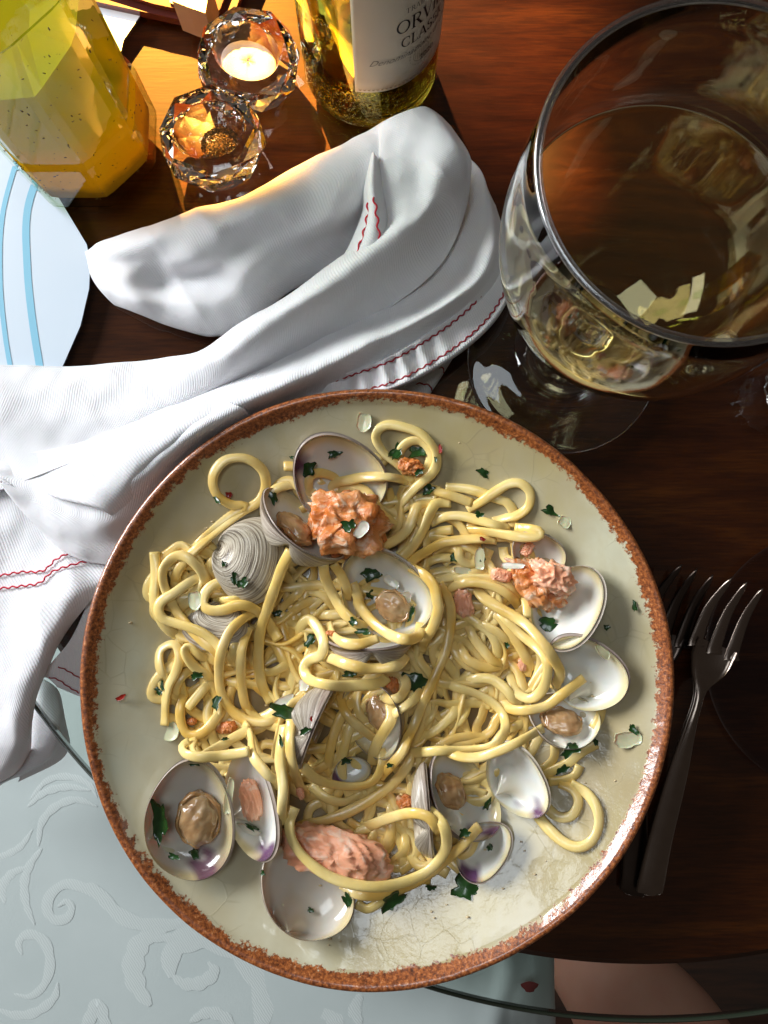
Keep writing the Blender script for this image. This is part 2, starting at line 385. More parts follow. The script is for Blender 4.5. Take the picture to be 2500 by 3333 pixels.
for st, wd in strokes:
    Q = cr1(np.array(st, float)*0.7535+np.array([0, 2000.]), 60); nn = len(Q)
    T = np.gradient(Q, axis=0); T /= np.linalg.norm(T, axis=1)[:, None]; Nn = np.stack([-T[:, 1], T[:, 0]], 1)
    s = np.linspace(0, 1, nn); wv = wd*1.25*(np.sin(np.pi*np.clip(s*0.96+0.03, 0, 1))**0.6)*(0.75+0.25*np.abs(np.sin(s*17)))
    L = Q+Nn*wv[:, None]*0.5; Rr = Q-Nn*wv[:, None]*0.5; Mi = Q
    V = np.concatenate([Wv(L[:, 0], L[:, 1], ZS+zq(L)), Wv(Mi[:, 0], Mi[:, 1], ZS+zq(Mi)+0.00010), Wv(Rr[:, 0], Rr[:, 1], ZS+zq(Rr))])
    fs = [(i, i+1, nn+i+1, nn+i) for i in range(nn-1)]+[(nn+i, nn+i+1, 2*nn+i+1, 2*nn+i) for i in range(nn-1)]
    mesh('leaf_scroll', V, fs, M_motif, seat)
rs = W(1724, 3212, ZS+0.004)
v = [(rs[0]+0.0045*math.cos(a)*(1+.3*math.sin(3*a)), rs[1]+0.003*math.sin(a), rs[2]) for a in np.linspace(0, 6.28, 12, endpoint=False)]
mesh('red_embroidered_dot', v+[(rs[0], rs[1], rs[2]+0.001)], [(i, (i+1) % 12, 12) for i in range(12)], m_simple('dull_red_thread', (0.13, 0.010, 0.010), 0.8), seat)

# the diner's bare leg under the table, lower right
n = NT('bare_skin'); M_skin = n.end(n.prin(n.mix(n.noise(40, 4), (0.60, 0.27, 0.19), (0.72, 0.38, 0.28)), 0.5, Subsurface_Weight=0.2, Subsurface_Scale=0.01))
lp = np.array([W(1600, 2650, -0.42), W(1860, 3020, -0.36), W(2040, 3250, -0.31), W(2160, 3450, -0.27), W(2280, 3800, -0.24)])
lp = cr1(lp, 40); Vl, Fl = tube(lp, cr1(np.array([[.036], [.042], [.052], [.062], [.070]]), 40)[:, 0], cr1(np.array([[.036], [.042], [.052], [.062], [.07]]), 40)[:, 0], None, 28)
tag(mesh('person', Vl, Fl, M_skin), 'seated diner seen only as a bare leg below the glass edge', 'person')
# ---------------------------------------------------------------- plate
plate = thing('dinner_plate', 'round cream crackle-glazed plate with a rough brown rim holding the pasta', 'plate', tuple(PLATE_C))
prof = [(0.0005, 0.0012), (0.050, 0.0012), (0.058, 0.0), (0.064, 0.0), (0.067, 0.0035)]
for r in np.linspace(0.074, PLATE_R-0.004, 22): prof.append((r, max(0.0035, plate_z(r)-0.0048)))
prof += [(PLATE_R-0.0018, 0.0262), (PLATE_R-0.0002, 0.0280), (PLATE_R, 0.0296), (PLATE_R-0.0008, 0.0309), (PLATE_R-0.0022, 0.0312), (PLATE_R-0.004, 0.0302)]
for r in np.linspace(PLATE_R-0.006, 0.0005, 70): prof.append((r, plate_z(r)))
V = []
NA = 240
for r, z in prof:
    for k in range(NA):
        a = 2*math.pi*k/NA
        wob = 1+0.0035*math.sin(3*a+1)+0.002*math.sin(7*a)
        dz = 0.0006*math.sin(2*a+0.5)*(r/PLATE_R)**2+0.00035*mnoise.noise(Vector((r*60*math.cos(a), r*60*math.sin(a), 0)))*(r > 0.07)
        V.append((r*wob*math.cos(a), r*wob*math.sin(a), z+dz))
mesh('plate_body', V, grid_faces(len(prof), NA, True), M_plate, plate)

# ---------------------------------------------------------------- window reflection in the glass top, painted as a pale sheet
n = NT('pale_blue_reflection')
M_reflect = n.end(n.prin(n.mix(n.noise(9, 3), (0.55, 0.66, 0.76), (0.64, 0.72, 0.80)), 0.32))
M_stripe = m_simple('light_blue_reflection', (0.22, 0.50, 0.66), 0.35)
refl = thing('window_reflection_sheet', 'painted pale blue window reflection with two curved light blue bands under the oil bottle', 'reflection')
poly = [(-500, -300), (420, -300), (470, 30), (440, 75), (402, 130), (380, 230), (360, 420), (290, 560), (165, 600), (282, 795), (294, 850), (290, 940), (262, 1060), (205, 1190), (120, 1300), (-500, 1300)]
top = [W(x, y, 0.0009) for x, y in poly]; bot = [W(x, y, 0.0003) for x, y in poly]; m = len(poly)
mesh('sheet', top+bot, [tuple(range(m))[::-1], tuple(range(m, 2*m))]+[(i, (i+1) % m, m+(i+1) % m, m+i) for i in range(m)], M_reflect, refl, smooth=False)
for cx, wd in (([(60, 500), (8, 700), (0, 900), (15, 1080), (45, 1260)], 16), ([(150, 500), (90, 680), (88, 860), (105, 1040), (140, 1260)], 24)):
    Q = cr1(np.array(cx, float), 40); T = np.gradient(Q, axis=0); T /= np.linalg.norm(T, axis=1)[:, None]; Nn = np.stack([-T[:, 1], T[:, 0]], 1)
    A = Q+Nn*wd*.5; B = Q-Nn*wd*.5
    mesh('reflection_band', np.concatenate([Wv(A[:, 0], A[:, 1], 0.0011), Wv(B[:, 0], B[:, 1], 0.0011)]), [(i, i+1, 41+i, 40+i) for i in range(39)], M_stripe, refl, smooth=False)

# ---------------------------------------------------------------- wine glass
g0 = W(1828, 1174, 0); wg = thing('wine_glass', 'large stemmed goblet of pale white wine standing right of the napkin', 'wine glass', tuple(g0))
outer = [(0.0005, 0.0030), (0.030, 0.0012), (0.044, 0.0), (0.0480, 0.0004), (0.0488, 0.0014), (0.0480, 0.0026), (0.040, 0.0038), (0.028, 0.0062), (0.0215, 0.0105), (0.0195, 0.0150), (0.0175, 0.0185), (0.0125, 0.0215), (0.0105, 0.0255), (0.0115, 0.0295), (0.0105, 0.0335), (0.0078, 0.040),
         (0.0066, 0.052), (0.0072, 0.062), (0.0105, 0.070), (0.0180, 0.0765), (0.0280, 0.083), (0.0380, 0.0925), (0.0455, 0.105), (0.0498, 0.120), (0.0515, 0.135), (0.0512, 0.150), (0.0500, 0.164), (0.0487, 0.1725), (0.0484, 0.1738), (0.0482, 0.1740)]
inner = [(0.0478, 0.1740), (0.0476, 0.1738), (0.0475, 0.1725), (0.0478, 0.164), (0.0490, 0.150), (0.0493, 0.135), (0.0476, 0.120), (0.0435, 0.106), (0.0362, 0.0945), (0.0265, 0.086), (0.0165, 0.0815), (0.008, 0.080), (0.0005, 0.0797)]
GZ = 1.075
def gz(p): return [(r*(1.0 if z < 0.07 else 1.035), z if z < 0.04 else 0.04+(z-0.04)*GZ*1.02) for r, z in p]
outer = gz(outer); inner = gz(inner)
WL = 0.04+(0.130-0.04)*GZ*1.02-0.002
def smooth_prof(p, n): 
    P = cr1(np.array(p), n); P[:, 0] = np.maximum(P[:, 0], 0.0004); return [tuple(q) for q in P]
lathe('goblet', smooth_prof(outer, 200)+smooth_prof(inner, 120), M_clear, wg, 224)
n = NT('white_wine'); gw = n.new('ShaderNodeBsdfGlass', {'Color': (1.0, 0.95, 0.72, 1), 'IOR': 1.34, 'Roughness': 0.045}).outputs[0]
M_wine = n.end(gw)
ip = [(r+0.00025, z) for r, z in smooth_prof(inner, 120) if z < WL-0.001]
wr = np.interp(WL, [p[1] for p in smooth_prof(inner, 50)][::-1], [p[0] for p in smooth_prof(inner, 50)][::-1])
lathe('wine', [(0.0005, WL), (wr*0.8, WL), (wr-0.0022, WL+0.0001), (wr-0.0007, WL+0.0006), (wr, WL+0.0009), (wr+0.0003, WL)]+ip, M_wine, wg, 224)
n = NT('polished_rim_glass')
M_rim = n.end(n.new('ShaderNodeMixShader', {0: n.math('ADD', 0.16, n.math('MULTIPLY', 0.7, n.new('ShaderNodeLayerWeight', {'Blend': 0.35}).outputs[1])), 1: n.new('ShaderNodeBsdfTransparent', {0: (0.95, 0.95, 0.96, 1)}).outputs[0], 2: n.new('ShaderNodeBsdfGlossy', {'Roughness': 0.22}).outputs[0]}).outputs[0])
rz = gz([(0.0480, 0.1742)])[0]
lathe('rolled_rim', [(rz[0]+0.0013*math.cos(a), rz[1]+0.0011*math.sin(a)) for a in np.linspace(0, 2*math.pi, 14, endpoint=False)], M_rim, wg, 224, closed=True)
bub = []
for k in range(60):
    a = random.random()*6.28; r = 0.009*math.sqrt(random.random()); s_ = 0.00022+0.0003*random.random()
    v, f = tube([(r*math.cos(a), r*math.sin(a), 0.0864-s_+0.002*(r/.009)), (r*math.cos(a), r*math.sin(a), 0.0864+s_+0.002*(r/.009))], s_, s_, None, 5); bub.append((v, f))
V, Fc = join(bub); b = mesh('bubbles', V, Fc, m_simple('air_bubble', (0.8, 0.8, 0.6), 0.2), wg); b['kind'] = 'stuff'

# ---------------------------------------------------------------- wine bottle
b0 = W(1206, 228, 0); BR = 0.0352
wb = thing('wine_bottle', 'green-tinted white wine bottle with a cream printed label behind the napkin', 'bottle', tuple(b0))
n = NT('green_bottle_glass')
sz = n.new('ShaderNodeSeparateXYZ', {0: n.obj()}).outputs[2]
dots = n.new('ShaderNodeTexVoronoi', {'Vector': n.obj(), 'Scale': 520.0}, feature='F1').outputs[0]
band = n.ramp(n.math('MULTIPLY', sz, 25.0), [(0.02, 0), (0.08, 1), (0.55, 1), (0.78, 0)])
bmp = n.bump(n.math('MULTIPLY', n.ramp(dots, [(0.0, 1), (0.5, 0)]), band), 0.9, 0.0014)
M_bg = n.end(n.new('ShaderNodeBsdfGlass', {'Color': (0.90, 0.93, 0.66, 1), 'IOR': 1.5, 'Roughness': 0.0, 'Normal': bmp}).outputs[0])
bo = [(0.0005, 0.0060), (0.018, 0.0035), (0.028, 0.0004), (0.031, 0.0), (0.0335, 0.0012), (0.0349, 0.0045), (BR, 0.009), (BR, 0.05), (BR, 0.10), (BR, 0.15), (BR, 0.19), (0.0325, 0.205), (0.024, 0.222), (0.0165, 0.238), (0.0140, 0.255), (0.0135, 0.29), (0.0140, 0.295), (0.0138, 0.300)]
bi = [(0.0110, 0.300), (0.0108, 0.29), (0.0115, 0.255), (0.014, 0.238), (0.0215, 0.222), (0.030, 0.204), (0.0326, 0.19), (0.0326, 0.10), (0.0326, 0.05), (0.0326, 0.014), (0.031, 0.009), (0.026, 0.0085), (0.015, 0.014), (0.0005, 0.022)]
lathe('bottle_glass', bo+bi, M_bg, wb, 96)
M_bw = m_glass('bottled_wine', (0.98, 0.86, 0.42), 1.34)
bw = [(r+0.0003, z-0.0002) for r, z in bi if z < 0.08]
lathe('wine', [(0.0005, 0.092), (0.032, 0.092), (0.0329, 0.0915)]+bw, M_bw, wb, 96)
# label wrapped round the bottle
LR = BR+0.0004
def lab(phi, z, d=0.0): return (( LR+d)*math.cos(phi), (LR+d)*math.sin(phi), z)
p0, p1, z0, z1 = R_(-101), R_(22), 0.034, 0.135
V = []; na, nz = 48, 12
for j in range(nz):
    for i in range(na): V.append(lab(p0+(p1-p0)*i/(na-1), z0+(z1-z0)*j/(nz-1)))
k = len(V); V += [((LR-0.00030)*math.cos(p0+(p1-p0)*i/(na-1)), (LR-0.00030)*math.sin(p0+(p1-p0)*i/(na-1)), z0+(z1-z0)*j/(nz-1)) for j in range(nz) for i in range(na)]
Fl = grid_faces(nz, na)+[tuple(q[::-1]) for q in grid_faces(nz, na, off=k)]
Fl += [(i, i+1, k+i+1, k+i)[::-1] for i in range(na-1)]+[(j*na, (j+1)*na, k+(j+1)*na, k+j*na) for j in range(nz-1)]
label = mesh('paper_label', V, Fl, m_simple('cream_label_paper', (0.62, 0.57, 0.47), 0.6, 60, 0.05), wb)
M_ink = m_simple('black_ink', (0.012, 0.012, 0.014), 0.5); M_tan = m_simple('tan_ink', (0.36, 0.27, 0.15), 0.5); M_grey = m_simple('grey_ink', (0.09, 0.08, 0.07), 0.5)
# serif capitals drawn as thick and thin strokes on a unit cap height
GL = {
 'O': [('arc', .42, .5, .37, .47, 0, 360, .09)], 'C': [('arc', .42, .5, .37, .47, 50, 310, .09), ('l', .66, .86, .66, .66, .05), ('l', .66, .30, .64, .16, .05)],
 'R': [('l', .14, 0, .14, 1, .13), ('arc', .34, .75, .24, .23, -90, 90, .09), ('l', .14, .98, .36, .98, .05), ('l', .14, .52, .36, .52, .05), ('l', .36, .52, .68, .02, .13), ('s', .14, 0), ('s', .12, 1), ('s', .70, 0)],
 'V': [('l', .05, 1, .36, 0, .13), ('l', .36, 0, .66, 1, .05), ('s', .06, 1), ('s', .66, 1)], 'I': [('l', .14, 0, .14, 1, .13), ('s', .14, 0), ('s', .14, 1)],
 'E': [('l', .14, 0, .14, 1, .13), ('l', .14, .98, .55, .98, .05), ('l', .14, .5, .46, .5, .05), ('l', .14, .02, .58, .02, .05), ('l', .56, .98, .56, .82, .05), ('l', .59, .02, .59, .2, .05), ('l', .46, .58, .46, .42, .04)],
 'T': [('l', .35, 0, .35, 1, .13), ('l', .03, .98, .67, .98, .05), ('l', .04, .98, .04, .8, .05), ('l', .66, .98, .66, .8, .05), ('s', .35, 0)],
 'L': [('l', .14, 0, .14, 1, .13), ('l', .14, .02, .56, .02, .05), ('l', .57, .02, .57, .22, .05), ('s', .14, 0), ('s', .14, 1)],
 'A': [('l', .04, 0, .34, 1, .05), ('l', .34, 1, .66, 0, .13), ('l', .14, .32, .54, .32, .05), ('s', .04, 0), ('s', .66, 0)],
 'S': [('arc', .30, .74, .20, .23, 30, 270, .09), ('arc', .30, .26, .22, .25, -150, 90, .11), ('l', .48, .92, .48, .74, .04), ('l', .09, .26, .09, .08, .04)],
 'D': [('l', .14, 0, .14, 1, .13), ('arc', .30, .5, .40, .48, -90, 90, .1), ('l', .14, .98, .3, .98, .05), ('l', .14, .02, .3, .02, .05), ('s', .12, 0), ('s', .12, 1)],
 'Z': [('l', .05, .98, .6, .98, .05), ('l', .6, .98, .05, .02, .12), ('l', .05, .02, .62, .02, .05), ('l', .06, .98, .06, .8, .05), ('l', .62, .02, .62, .2, .05)],
 'N': [('l', .12, 0, .12, 1, .05), ('l', .12, 1, .62, 0, .12), ('l', .62, 0, .62, 1, .05), ('s', .12, 0), ('s', .62, 1), ('s', .1, 1)],
}
AD = {'I': .30, 'E': .70, 'L': .68, 'S': .60, 'R': .76, 'T': .74, 'C': .78, 'O': .88, 'V': .74, 'A': .74, 'D': .82, 'Z': .72, 'N': .78, ' ': .4}
def serif_text(txt, size, sp=1.0):
    quads = []; x = 0
    def seg(pts, wd):
        P = np.array(pts, float); T = np.gradient(P, axis=0); T /= np.linalg.norm(T, axis=1)[:, None]+1e-9; Nn = np.stack([-T[:, 1], T[:, 0]], 1)*wd/2
        for i in range(len(P)-1): quads.append([P[i]+Nn[i], P[i+1]+Nn[i+1], P[i+1]-Nn[i+1], P[i]-Nn[i]])
    for ch in txt:
        for g in GL.get(ch, []):
            if g[0] == 'l': seg([(x+g[1], g[2]), (x+(g[1]+g[3])/2, (g[2]+g[4])/2), (x+g[3], g[4])], g[5])
            elif g[0] == 's': seg([(x+g[1]-.14, g[2]), (x+g[1], g[2]), (x+g[1]+.14, g[2])], .05)
            else:
                for a in range(0, 1):
                    A = np.radians(np.linspace(g[5], g[6], 22))
                    P = np.stack([x+g[1]+g[3]*np.cos(A), g[2]+g[4]*np.sin(A)], 1)
                    T = np.gradient(P, axis=0); T /= np.linalg.norm(T, axis=1)[:, None]; Nn = np.stack([-T[:, 1], T[:, 0]], 1)*((g[7]*(0.45+0.85*np.abs(np.cos(A))))/2)[:, None]
                    for i in range(21): quads.append([P[i]+Nn[i], P[i+1]+Nn[i+1], P[i+1]-Nn[i+1], P[i]-Nn[i]])
        x += AD.get(ch, .75)*sp
    return np.array(quads)*size
def wrap_quads(name, Q, phi, z, mat, d=0.0003):
    V = []; Fq = []
    for k, q in enumerate(Q):
        for (x, y) in q: V.append(lab(phi+x/LR, z+y, d+0.000004*(k % 5)))
        Fq.append((4*k+3, 4*k+2, 4*k+1, 4*k))
    return mesh(name, V, Fq, mat, label, smooth=False)
wrap_quads('printed_text', serif_text('ORVIETO', 0.0078, 1.08), R_(-69), 0.0705, M_ink)
wrap_quads('printed_text', serif_text('CLASSICO', 0.0062, 1.05), R_(-65), 0.0610, M_ink)
wrap_quads('printed_text', serif_text('TRADIZIONE', 0.0028, 1.2), R_(-62), 0.0815, M_grey)
wrap_quads('printed_text', serif_text('TERRE', 0.0026, 1.2), R_(-48), 0.0865, M_grey)
def font_text(txt, size, phi, z, mat, shear=0.0, rise=0.0, off=0.0):
    cu = bpy.data.curves.new('t', 'FONT'); cu.body = txt; cu.size = size; cu.shear = shear; cu.resolution_u = 3; cu.offset = off
    o = bpy.data.objects.new('t', cu); C.objects.link(o); bpy.context.view_layer.update()
    me = o.evaluated_get(bpy.context.evaluated_depsgraph_get()).to_mesh()
    V = [lab(phi+v.co.x/LR, z+v.co.y+rise*v.co.x, 0.0003) for v in me.vertices]; Fq = [tuple(p.vertices) for p in me.polygons]
    o2 = mesh('printed_text', V, Fq, mat, label, smooth=False)
    bpy.data.objects.remove(o); bpy.data.curves.remove(cu); return o2
font_text('Denominazione di Origine', 0.0052, R_(-90), 0.0535, M_grey, 0.55, 0.02, -0.00004)
font_text('Duca', 0.006, R_(-66), 0.0905, M_grey, 0.6)
font_text('2020', 0.0050, R_(-48), 0.0450, M_grey)
q = []
for k in range(30):     # border of little arches along the label foot
    for a in range(8):
        A0, A1 = math.pi*(a/8+1), math.pi*((a+1)/8+1); x0 = 0.0006+k*0.00215
        q.append([(x0+.0008*math.cos(A)+.001, .0028+rr*math.sin(A)) for A, rr in ((A0, .0018), (A1, .0018), (A1, .0011), (A0, .0011))])
q.append([(0, .0032), (.068, .0032), (.068, .0029), (0, .0029)])
wrap_quads('printed_border', np.array(q[:-1]), p0+R_(1.5), z0+0.0006, M_tan)
q = []
for rr in (.0072, .0052):
    for a in range(0, 40): 
        if a % 2 and rr > .006: continue
        A0, A1 = 2*math.pi*a/40, 2*math.pi*(a+.8)/40; q.append([(rr2*math.cos(A), rr2*math.sin(A)) for A, rr2 in ((A0, rr), (A1, rr), (A1, rr-.0006), (A0, rr-.0006))])
for t in range(-3, 4):
    q.append([(t*.0012-.0002, -.004+abs(t)*.0006), (t*.0012+.0002, -.004+abs(t)*.0006), (t*.0012+.0002, .004-abs(t)*.0006), (t*.0012-.0002, .004-abs(t)*.0006)])
wrap_quads('printed_crest', np.array(q), R_(-46), 0.0500, m_simple('pale_tan_ink', (0.46, 0.40, 0.30), 0.5), 0.0002)

# ---------------------------------------------------------------- oil bottle (octagonal, pressed panels)
o0 = W(287, 466, 0); ob = thing('oil_bottle', 'octagonal glass bottle half full of cloudy yellow oil dressing with herb specks', 'bottle', tuple(o0))
OR = 0.0405
def octa(r, z, n=8, rot=math.pi/8): return [(r*math.cos(rot+2*math.pi*k/n), r*math.sin(rot+2*math.pi*k/n), z) for k in range(n)]
def octo_ring(r, z, ch=0.10):     # octagon with softened corners: 3 points per corner
    c = octa(r, z); out = []
    for k in range(8):
        a, b, d = np.array(c[k-1]), np.array(c[k]), np.array(c[(k+1) % 8])
        p = b+(a-b)*ch; q = b+(d-b)*ch
        out += [p, (p+q)/2*0.35+b*0.65, q]
    return out
rings = [(0.0335, 0.0), (0.0385, 0.0012), (OR, 0.004), (OR, 0.012), (OR, 0.024), (OR, 0.0385), (OR-0.0022, 0.0415), (OR-0.0024, 0.060), (OR-0.0024, 0.085), (OR-0.0024, 0.105), (OR-0.0022, 0.118), (OR-0.0004, 0.121), (OR-0.002, 0.130), (0.030, 0.145), (0.020, 0.155), (0.0165, 0.165), (0.0160, 0.190)]
ringi = [(0.0135, 0.190), (0.0138, 0.165), (0.017, 0.155), (0.027, 0.143), (0.0365, 0.128), (0.0376, 0.10), (0.0376, 0.03), (0.0376, 0.010), (0.033, 0.0065)]
V = []
for r, z in rings: V += octo_ring(r, z, 0.11 if z < 0.04 or z > 0.12 else 0.16)
Fo = grid_faces(len(rings), 24, True); k0 = len(V)
for r, z in ringi: V += octo_ring(r, z, 0.16)
Fo += grid_faces(len(ringi), 24, True, off=k0)
m0 = (len(rings)-1)*24
Fo += [(m0+i, m0+(i+1) % 24, k0+(i+1) % 24, k0+i) for i in range(24)]
Fo += [tuple(range(24))[::-1], tuple(k0+(len(ringi)-1)*24+i for i in range(24))]
M_og = m_bottle_thin('green_tinted_glass')
mesh('bottle_glass', V, Fo, M_og, ob, smooth=False)
n = NT('cloudy_oil_dressing')
sz = n.new('ShaderNodeSeparateXYZ', {0: n.obj()}).outputs[2]
lay = n.ramp(n.math('MULTIPLY', n.math('ADD', sz, n.math('MULTIPLY', n.math('SUBTRACT', n.noise(60, 3), 0.5), 0.01)), 10.0), [(0.07, (0.20, 0.14, 0.02)), (0.14, (0.30, 0.20, 0.02)), (0.20, (0.80, 0.46, 0.010)), (0.42, (0.82, 0.50, 0.010)), (0.55, (0.62, 0.50, 0.015)), (1.0, (0.55, 0.50, 0.02))])
spk = n.ramp(n.noise(420, 2, 0.4), [(0.72, 0), (0.76, 0.7)])
col = n.mix(spk, lay, (0.06, 0.05, 0.01))
d1 = n.new('ShaderNodeBsdfDiffuse', {0: col}).outputs[0]; t1 = n.new('ShaderNodeBsdfTranslucent', {0: col}).outputs[0]
g1 = n.new('ShaderNodeBsdfRefraction', {0: col, 'IOR': 1.05, 'Roughness': 0.4}).outputs[0]
M_oil = n.end(n.new('ShaderNodeMixShader', {0: 0.15, 1: n.new('ShaderNodeMixShader', {0: 0.5, 1: d1, 2: t1}).outputs[0], 2: g1}).outputs[0])
V = []; lr = [(0.0330, 0.0062), (0.0379, 0.0090)]+[(0.0379, z) for z in np.linspace(0.02, 0.082, 8)]
for r, z in lr: V += octo_ring(r, z, 0.16)
last = np.array(octo_ring(0.0379, 0.100, 0.16)); last[:, 2] = 0.090+0.007*np.sin(np.arange(24)*0.9)*0.4+last[:, 0]*0.28
V += [tuple(p) for p in last]; V += [(0.3*p[0], 0.3*p[1], 0.091) for p in last]
Fo = grid_faces(len(lr)+2, 24, True)+[tuple(range(24))[::-1], tuple((len(lr)+1)*24+i for i in range(24))]
mesh('oil', V, Fo, M_oil, ob, smooth=False)
sp = []
for k in range(150):     # herb specks clinging inside the glass
    a = random.uniform(-2.9, 0.2); ap = 0.0364*math.cos(math.pi/8)/math.cos(((a+math.pi/8*0) % (math.pi/4))-math.pi/8)*0.9+0.0040
    z = 0.008+0.105*random.random()**1.7; s_ = random.uniform(0.00025, 0.0006)
    ap = 0.0379*math.cos(math.pi/8)/math.cos((a+math.pi/8) % (math.pi/4)-math.pi/8)+0.0002
    p = np.array([ap*math.cos(a), ap*math.sin(a), z]); d = np.array([random.gauss(0, 1), random.gauss(0, 1), random.gauss(0, 1)]); d /= np.linalg.norm(d)
    sp.append(tube([p-d*s_, p+d*s_], s_*0.5, s_*0.4, None, 4))
V, Fc = join(sp); mesh('herb_specks', V, Fc, m_simple('dried_herb', (0.12, 0.08, 0.012), 0.6), ob)['kind'] = 'stuff'

# ---------------------------------------------------------------- salt and pepper cellars
def cellar(name, label, px, py, rot, bowl_ang):
    c = W(px, py, 0); t = thing(name, label, 'salt cellar' if 'salt' in name else 'pepper cellar', tuple(c), 'cut crystal cellars')
    N = 8; rows = [(0.0160, 0.0008, 0), (0.0225, 0.0040, .5), (0.0272, 0.0120, 0), (0.0262, 0.0180, .5), (0.0248, 0.0240, 0)]
    V = []; Fc = []
    for r, z, of in rows:
        for k in range(N): a = rot+2*math.pi*(k+of)/N; V.append((r*math.cos(a), r*math.sin(a)*0.97, z))
    for i in range(len(rows)-1):
        o1, o2 = rows[i][2], rows[i+1][2]
        for k in range(N):
            a, b, c2, d = i*N+k, i*N+(k+1) % N, (i+1)*N+(k+1) % N, (i+1)*N+k
            if o1 == o2: Fc.append((a, b, c2, d))
            elif o2 > o1: Fc += [(a, b, d), (b, c2, d)]
            else: Fc += [(a, b, c2), (a, c2, d)]
    Fc.append(tuple(range(N))[::-1])
    nb = 64; top = len(rows)-1; base = len(V)
    ca, sa = math.cos(bowl_ang), math.sin(bowl_ang)
    bowl = [(1.0, 0.0240), (0.97, 0.0232), (0.90, 0.0180), (0.78, 0.0125), (0.55, 0.0085), (0.28, 0.0068), (0.02, 0.0064)]
    for f, z in bowl:
        for k in range(nb):
            a = rot+2*math.pi*k/nb; x, y = 0.0188*f*math.cos(a-bowl_ang), 0.0152*f*math.sin(a-bowl_ang)
            V.append((x*ca-y*sa, x*sa+y*ca, z))
    per = nb//N
    for k in range(N):
        o, o2 = top*N+k, top*N+(k+1) % N; seg = [base+(k*per+j) % nb for j in range(per+1)]
        Fc.append(tuple([o, o2]+seg[::-1]))
    Fc += grid_faces(len(bowl), nb, True, off=base); Fc.append(tuple(base+(len(bowl)-1)*nb+k for k in range(nb)))
    mesh('crystal_dish', V, Fc, M_crystal, t, smooth=False)
    return t, ca, sa
def W2(px, py, z): return W(px, py, z)
t1, ca, sa = cellar('salt_cellar', 'faceted crystal cellar filled with white salt beside the wine bottle', 825, 262, 0.25, R_(-38))
V = []; nb = 36; rws = [(0.04, 0.0170), (0.3, 0.0172), (0.55, 0.0168), (0.80, 0.0160), (0.86, 0.0150), (0.74, 0.0128), (0.50, 0.0092), (0.05, 0.0080)]
for f, z in rws:
    for k in range(nb):
        a = 2*math.pi*k/nb; x, y = 0.0182*f*math.cos(a)+0.0006, 0.0147*f*math.sin(a)-0.0006; X_, Y_ = x*ca-y*sa, x*sa+y*ca
        V.append((X_, Y_, z+(z > .014)*(0.0007*mnoise.noise(Vector((X_*400, Y_*400, 0)))-Y_*0.14)))
salt = mesh('salt', V, grid_faces(len(rws), nb, True)+[tuple(range(nb)), tuple((len(rws)-1)*nb+k for k in range(nb))[::-1]], m_simple('fine_white_salt', (0.52, 0.50, 0.50), 0.7, 1800, 0.15, 0.6), t1); salt['kind'] = 'stuff'
t2, ca, sa = cellar('pepper_cellar', 'faceted crystal cellar with ground black pepper nearest the napkin', 712, 508, 0.0, R_(12))
gr = []
for k in range(900):
    a = random.random()*6.28; f = math.sqrt(random.random()); x, y = 0.0100*f*math.cos(a)+0.003, 0.0088*f*math.sin(a)+0.0005
    z = 0.0082+0.0062*max(0, 1-(x-.003)**2/0.0001-(y)**2/.00008)*1.0+0.0035*((x/0.0165)**2+(y/0.013)**2)+random.random()*0.0008; s_ = random.uniform(0.00022, 0.00055)
    p = np.array([x*ca-y*sa, x*sa+y*ca, z]); d = np.random.randn(3); d /= np.linalg.norm(d)
    gr.append(tube([p-d*s_, p+d*s_], s_*0.9, s_*0.6, None, 4))
V, Fc = join(gr); n = NT('ground_pepper')
mesh('ground_pepper', V, Fc, n.end(n.prin(n.ramp(n.noise(900, 2), [(0.42, (0.010, 0.007, 0.005)), (0.58, (0.05, 0.024, 0.008)), (0.74, (0.22, 0.12, 0.04))]), 0.6)), t2, smooth=False)['kind'] = 'stuff'

# ---------------------------------------------------------------- tray and napkin holder, top left
tr = thing('serving_tray', 'corner of a dark red-brown tray at the top edge behind the salt cellar', 'tray')
po = [(180, -45), (300, 2), (500, 45), (680, 85), (735, 78), (762, 45), (800, -60), (900, -300), (100, -300)]
def prism(poly, z0, z1, zz=None):
    a = [W(x, y, z1) for x, y in poly]; b = [np.array([p[0], p[1], z0]) for p in a]; m = len(a)
    return a+b, [tuple(range(m))[::-1], tuple(range(m, 2*m))]+[(i, (i+1) % m, m+(i+1) % m, m+i) for i in range(m)]
V, Fc = prism(po, 0.0004, 0.005); mesh('tray_board', V, Fc, m_simple('dark_red_lacquer', (0.055, 0.014, 0.012), 0.18, 40, 0.3, 0.05, Coat_Weight=0.5), tr, smooth=False)
pi_ = [(270, -60), (500, 12), (690, 52), (716, 30), (750, -60), (715, -60), (690, 20), (500, -15), (300, -80)]
V, Fc = prism(pi_, 0.0052, 0.0085); mesh('raised_lip', V, Fc, m_simple('dark_red_lacquer_lip', (0.06, 0.016, 0.012), 0.15, 40, 0.3, 0.05, Coat_Weight=0.6), tr, smooth=False)
nh = thing('napkin_holder', 'grey metal block with a sharp corner standing on the dark tray', 'napkin holder')
V, Fc = prism([(560, 2), (610, 22), (668, 42), (684, -60), (560, -200)], 0.009, 0.030); mesh('metal_body', V, Fc, m_simple('dull_grey_metal', (0.26, 0.26, 0.22), 0.35, 60, 0.2, Metallic=0.5), nh, smooth=False)
V, Fc = prism([(552, 8), (610, 30), (674, 52), (694, -60), (552, -200)], 0.0087, 0.0098); mesh('black_foot', V, Fc, m_simple('black_plastic', (0.02, 0.012, 0.012), 0.3), nh, smooth=False)

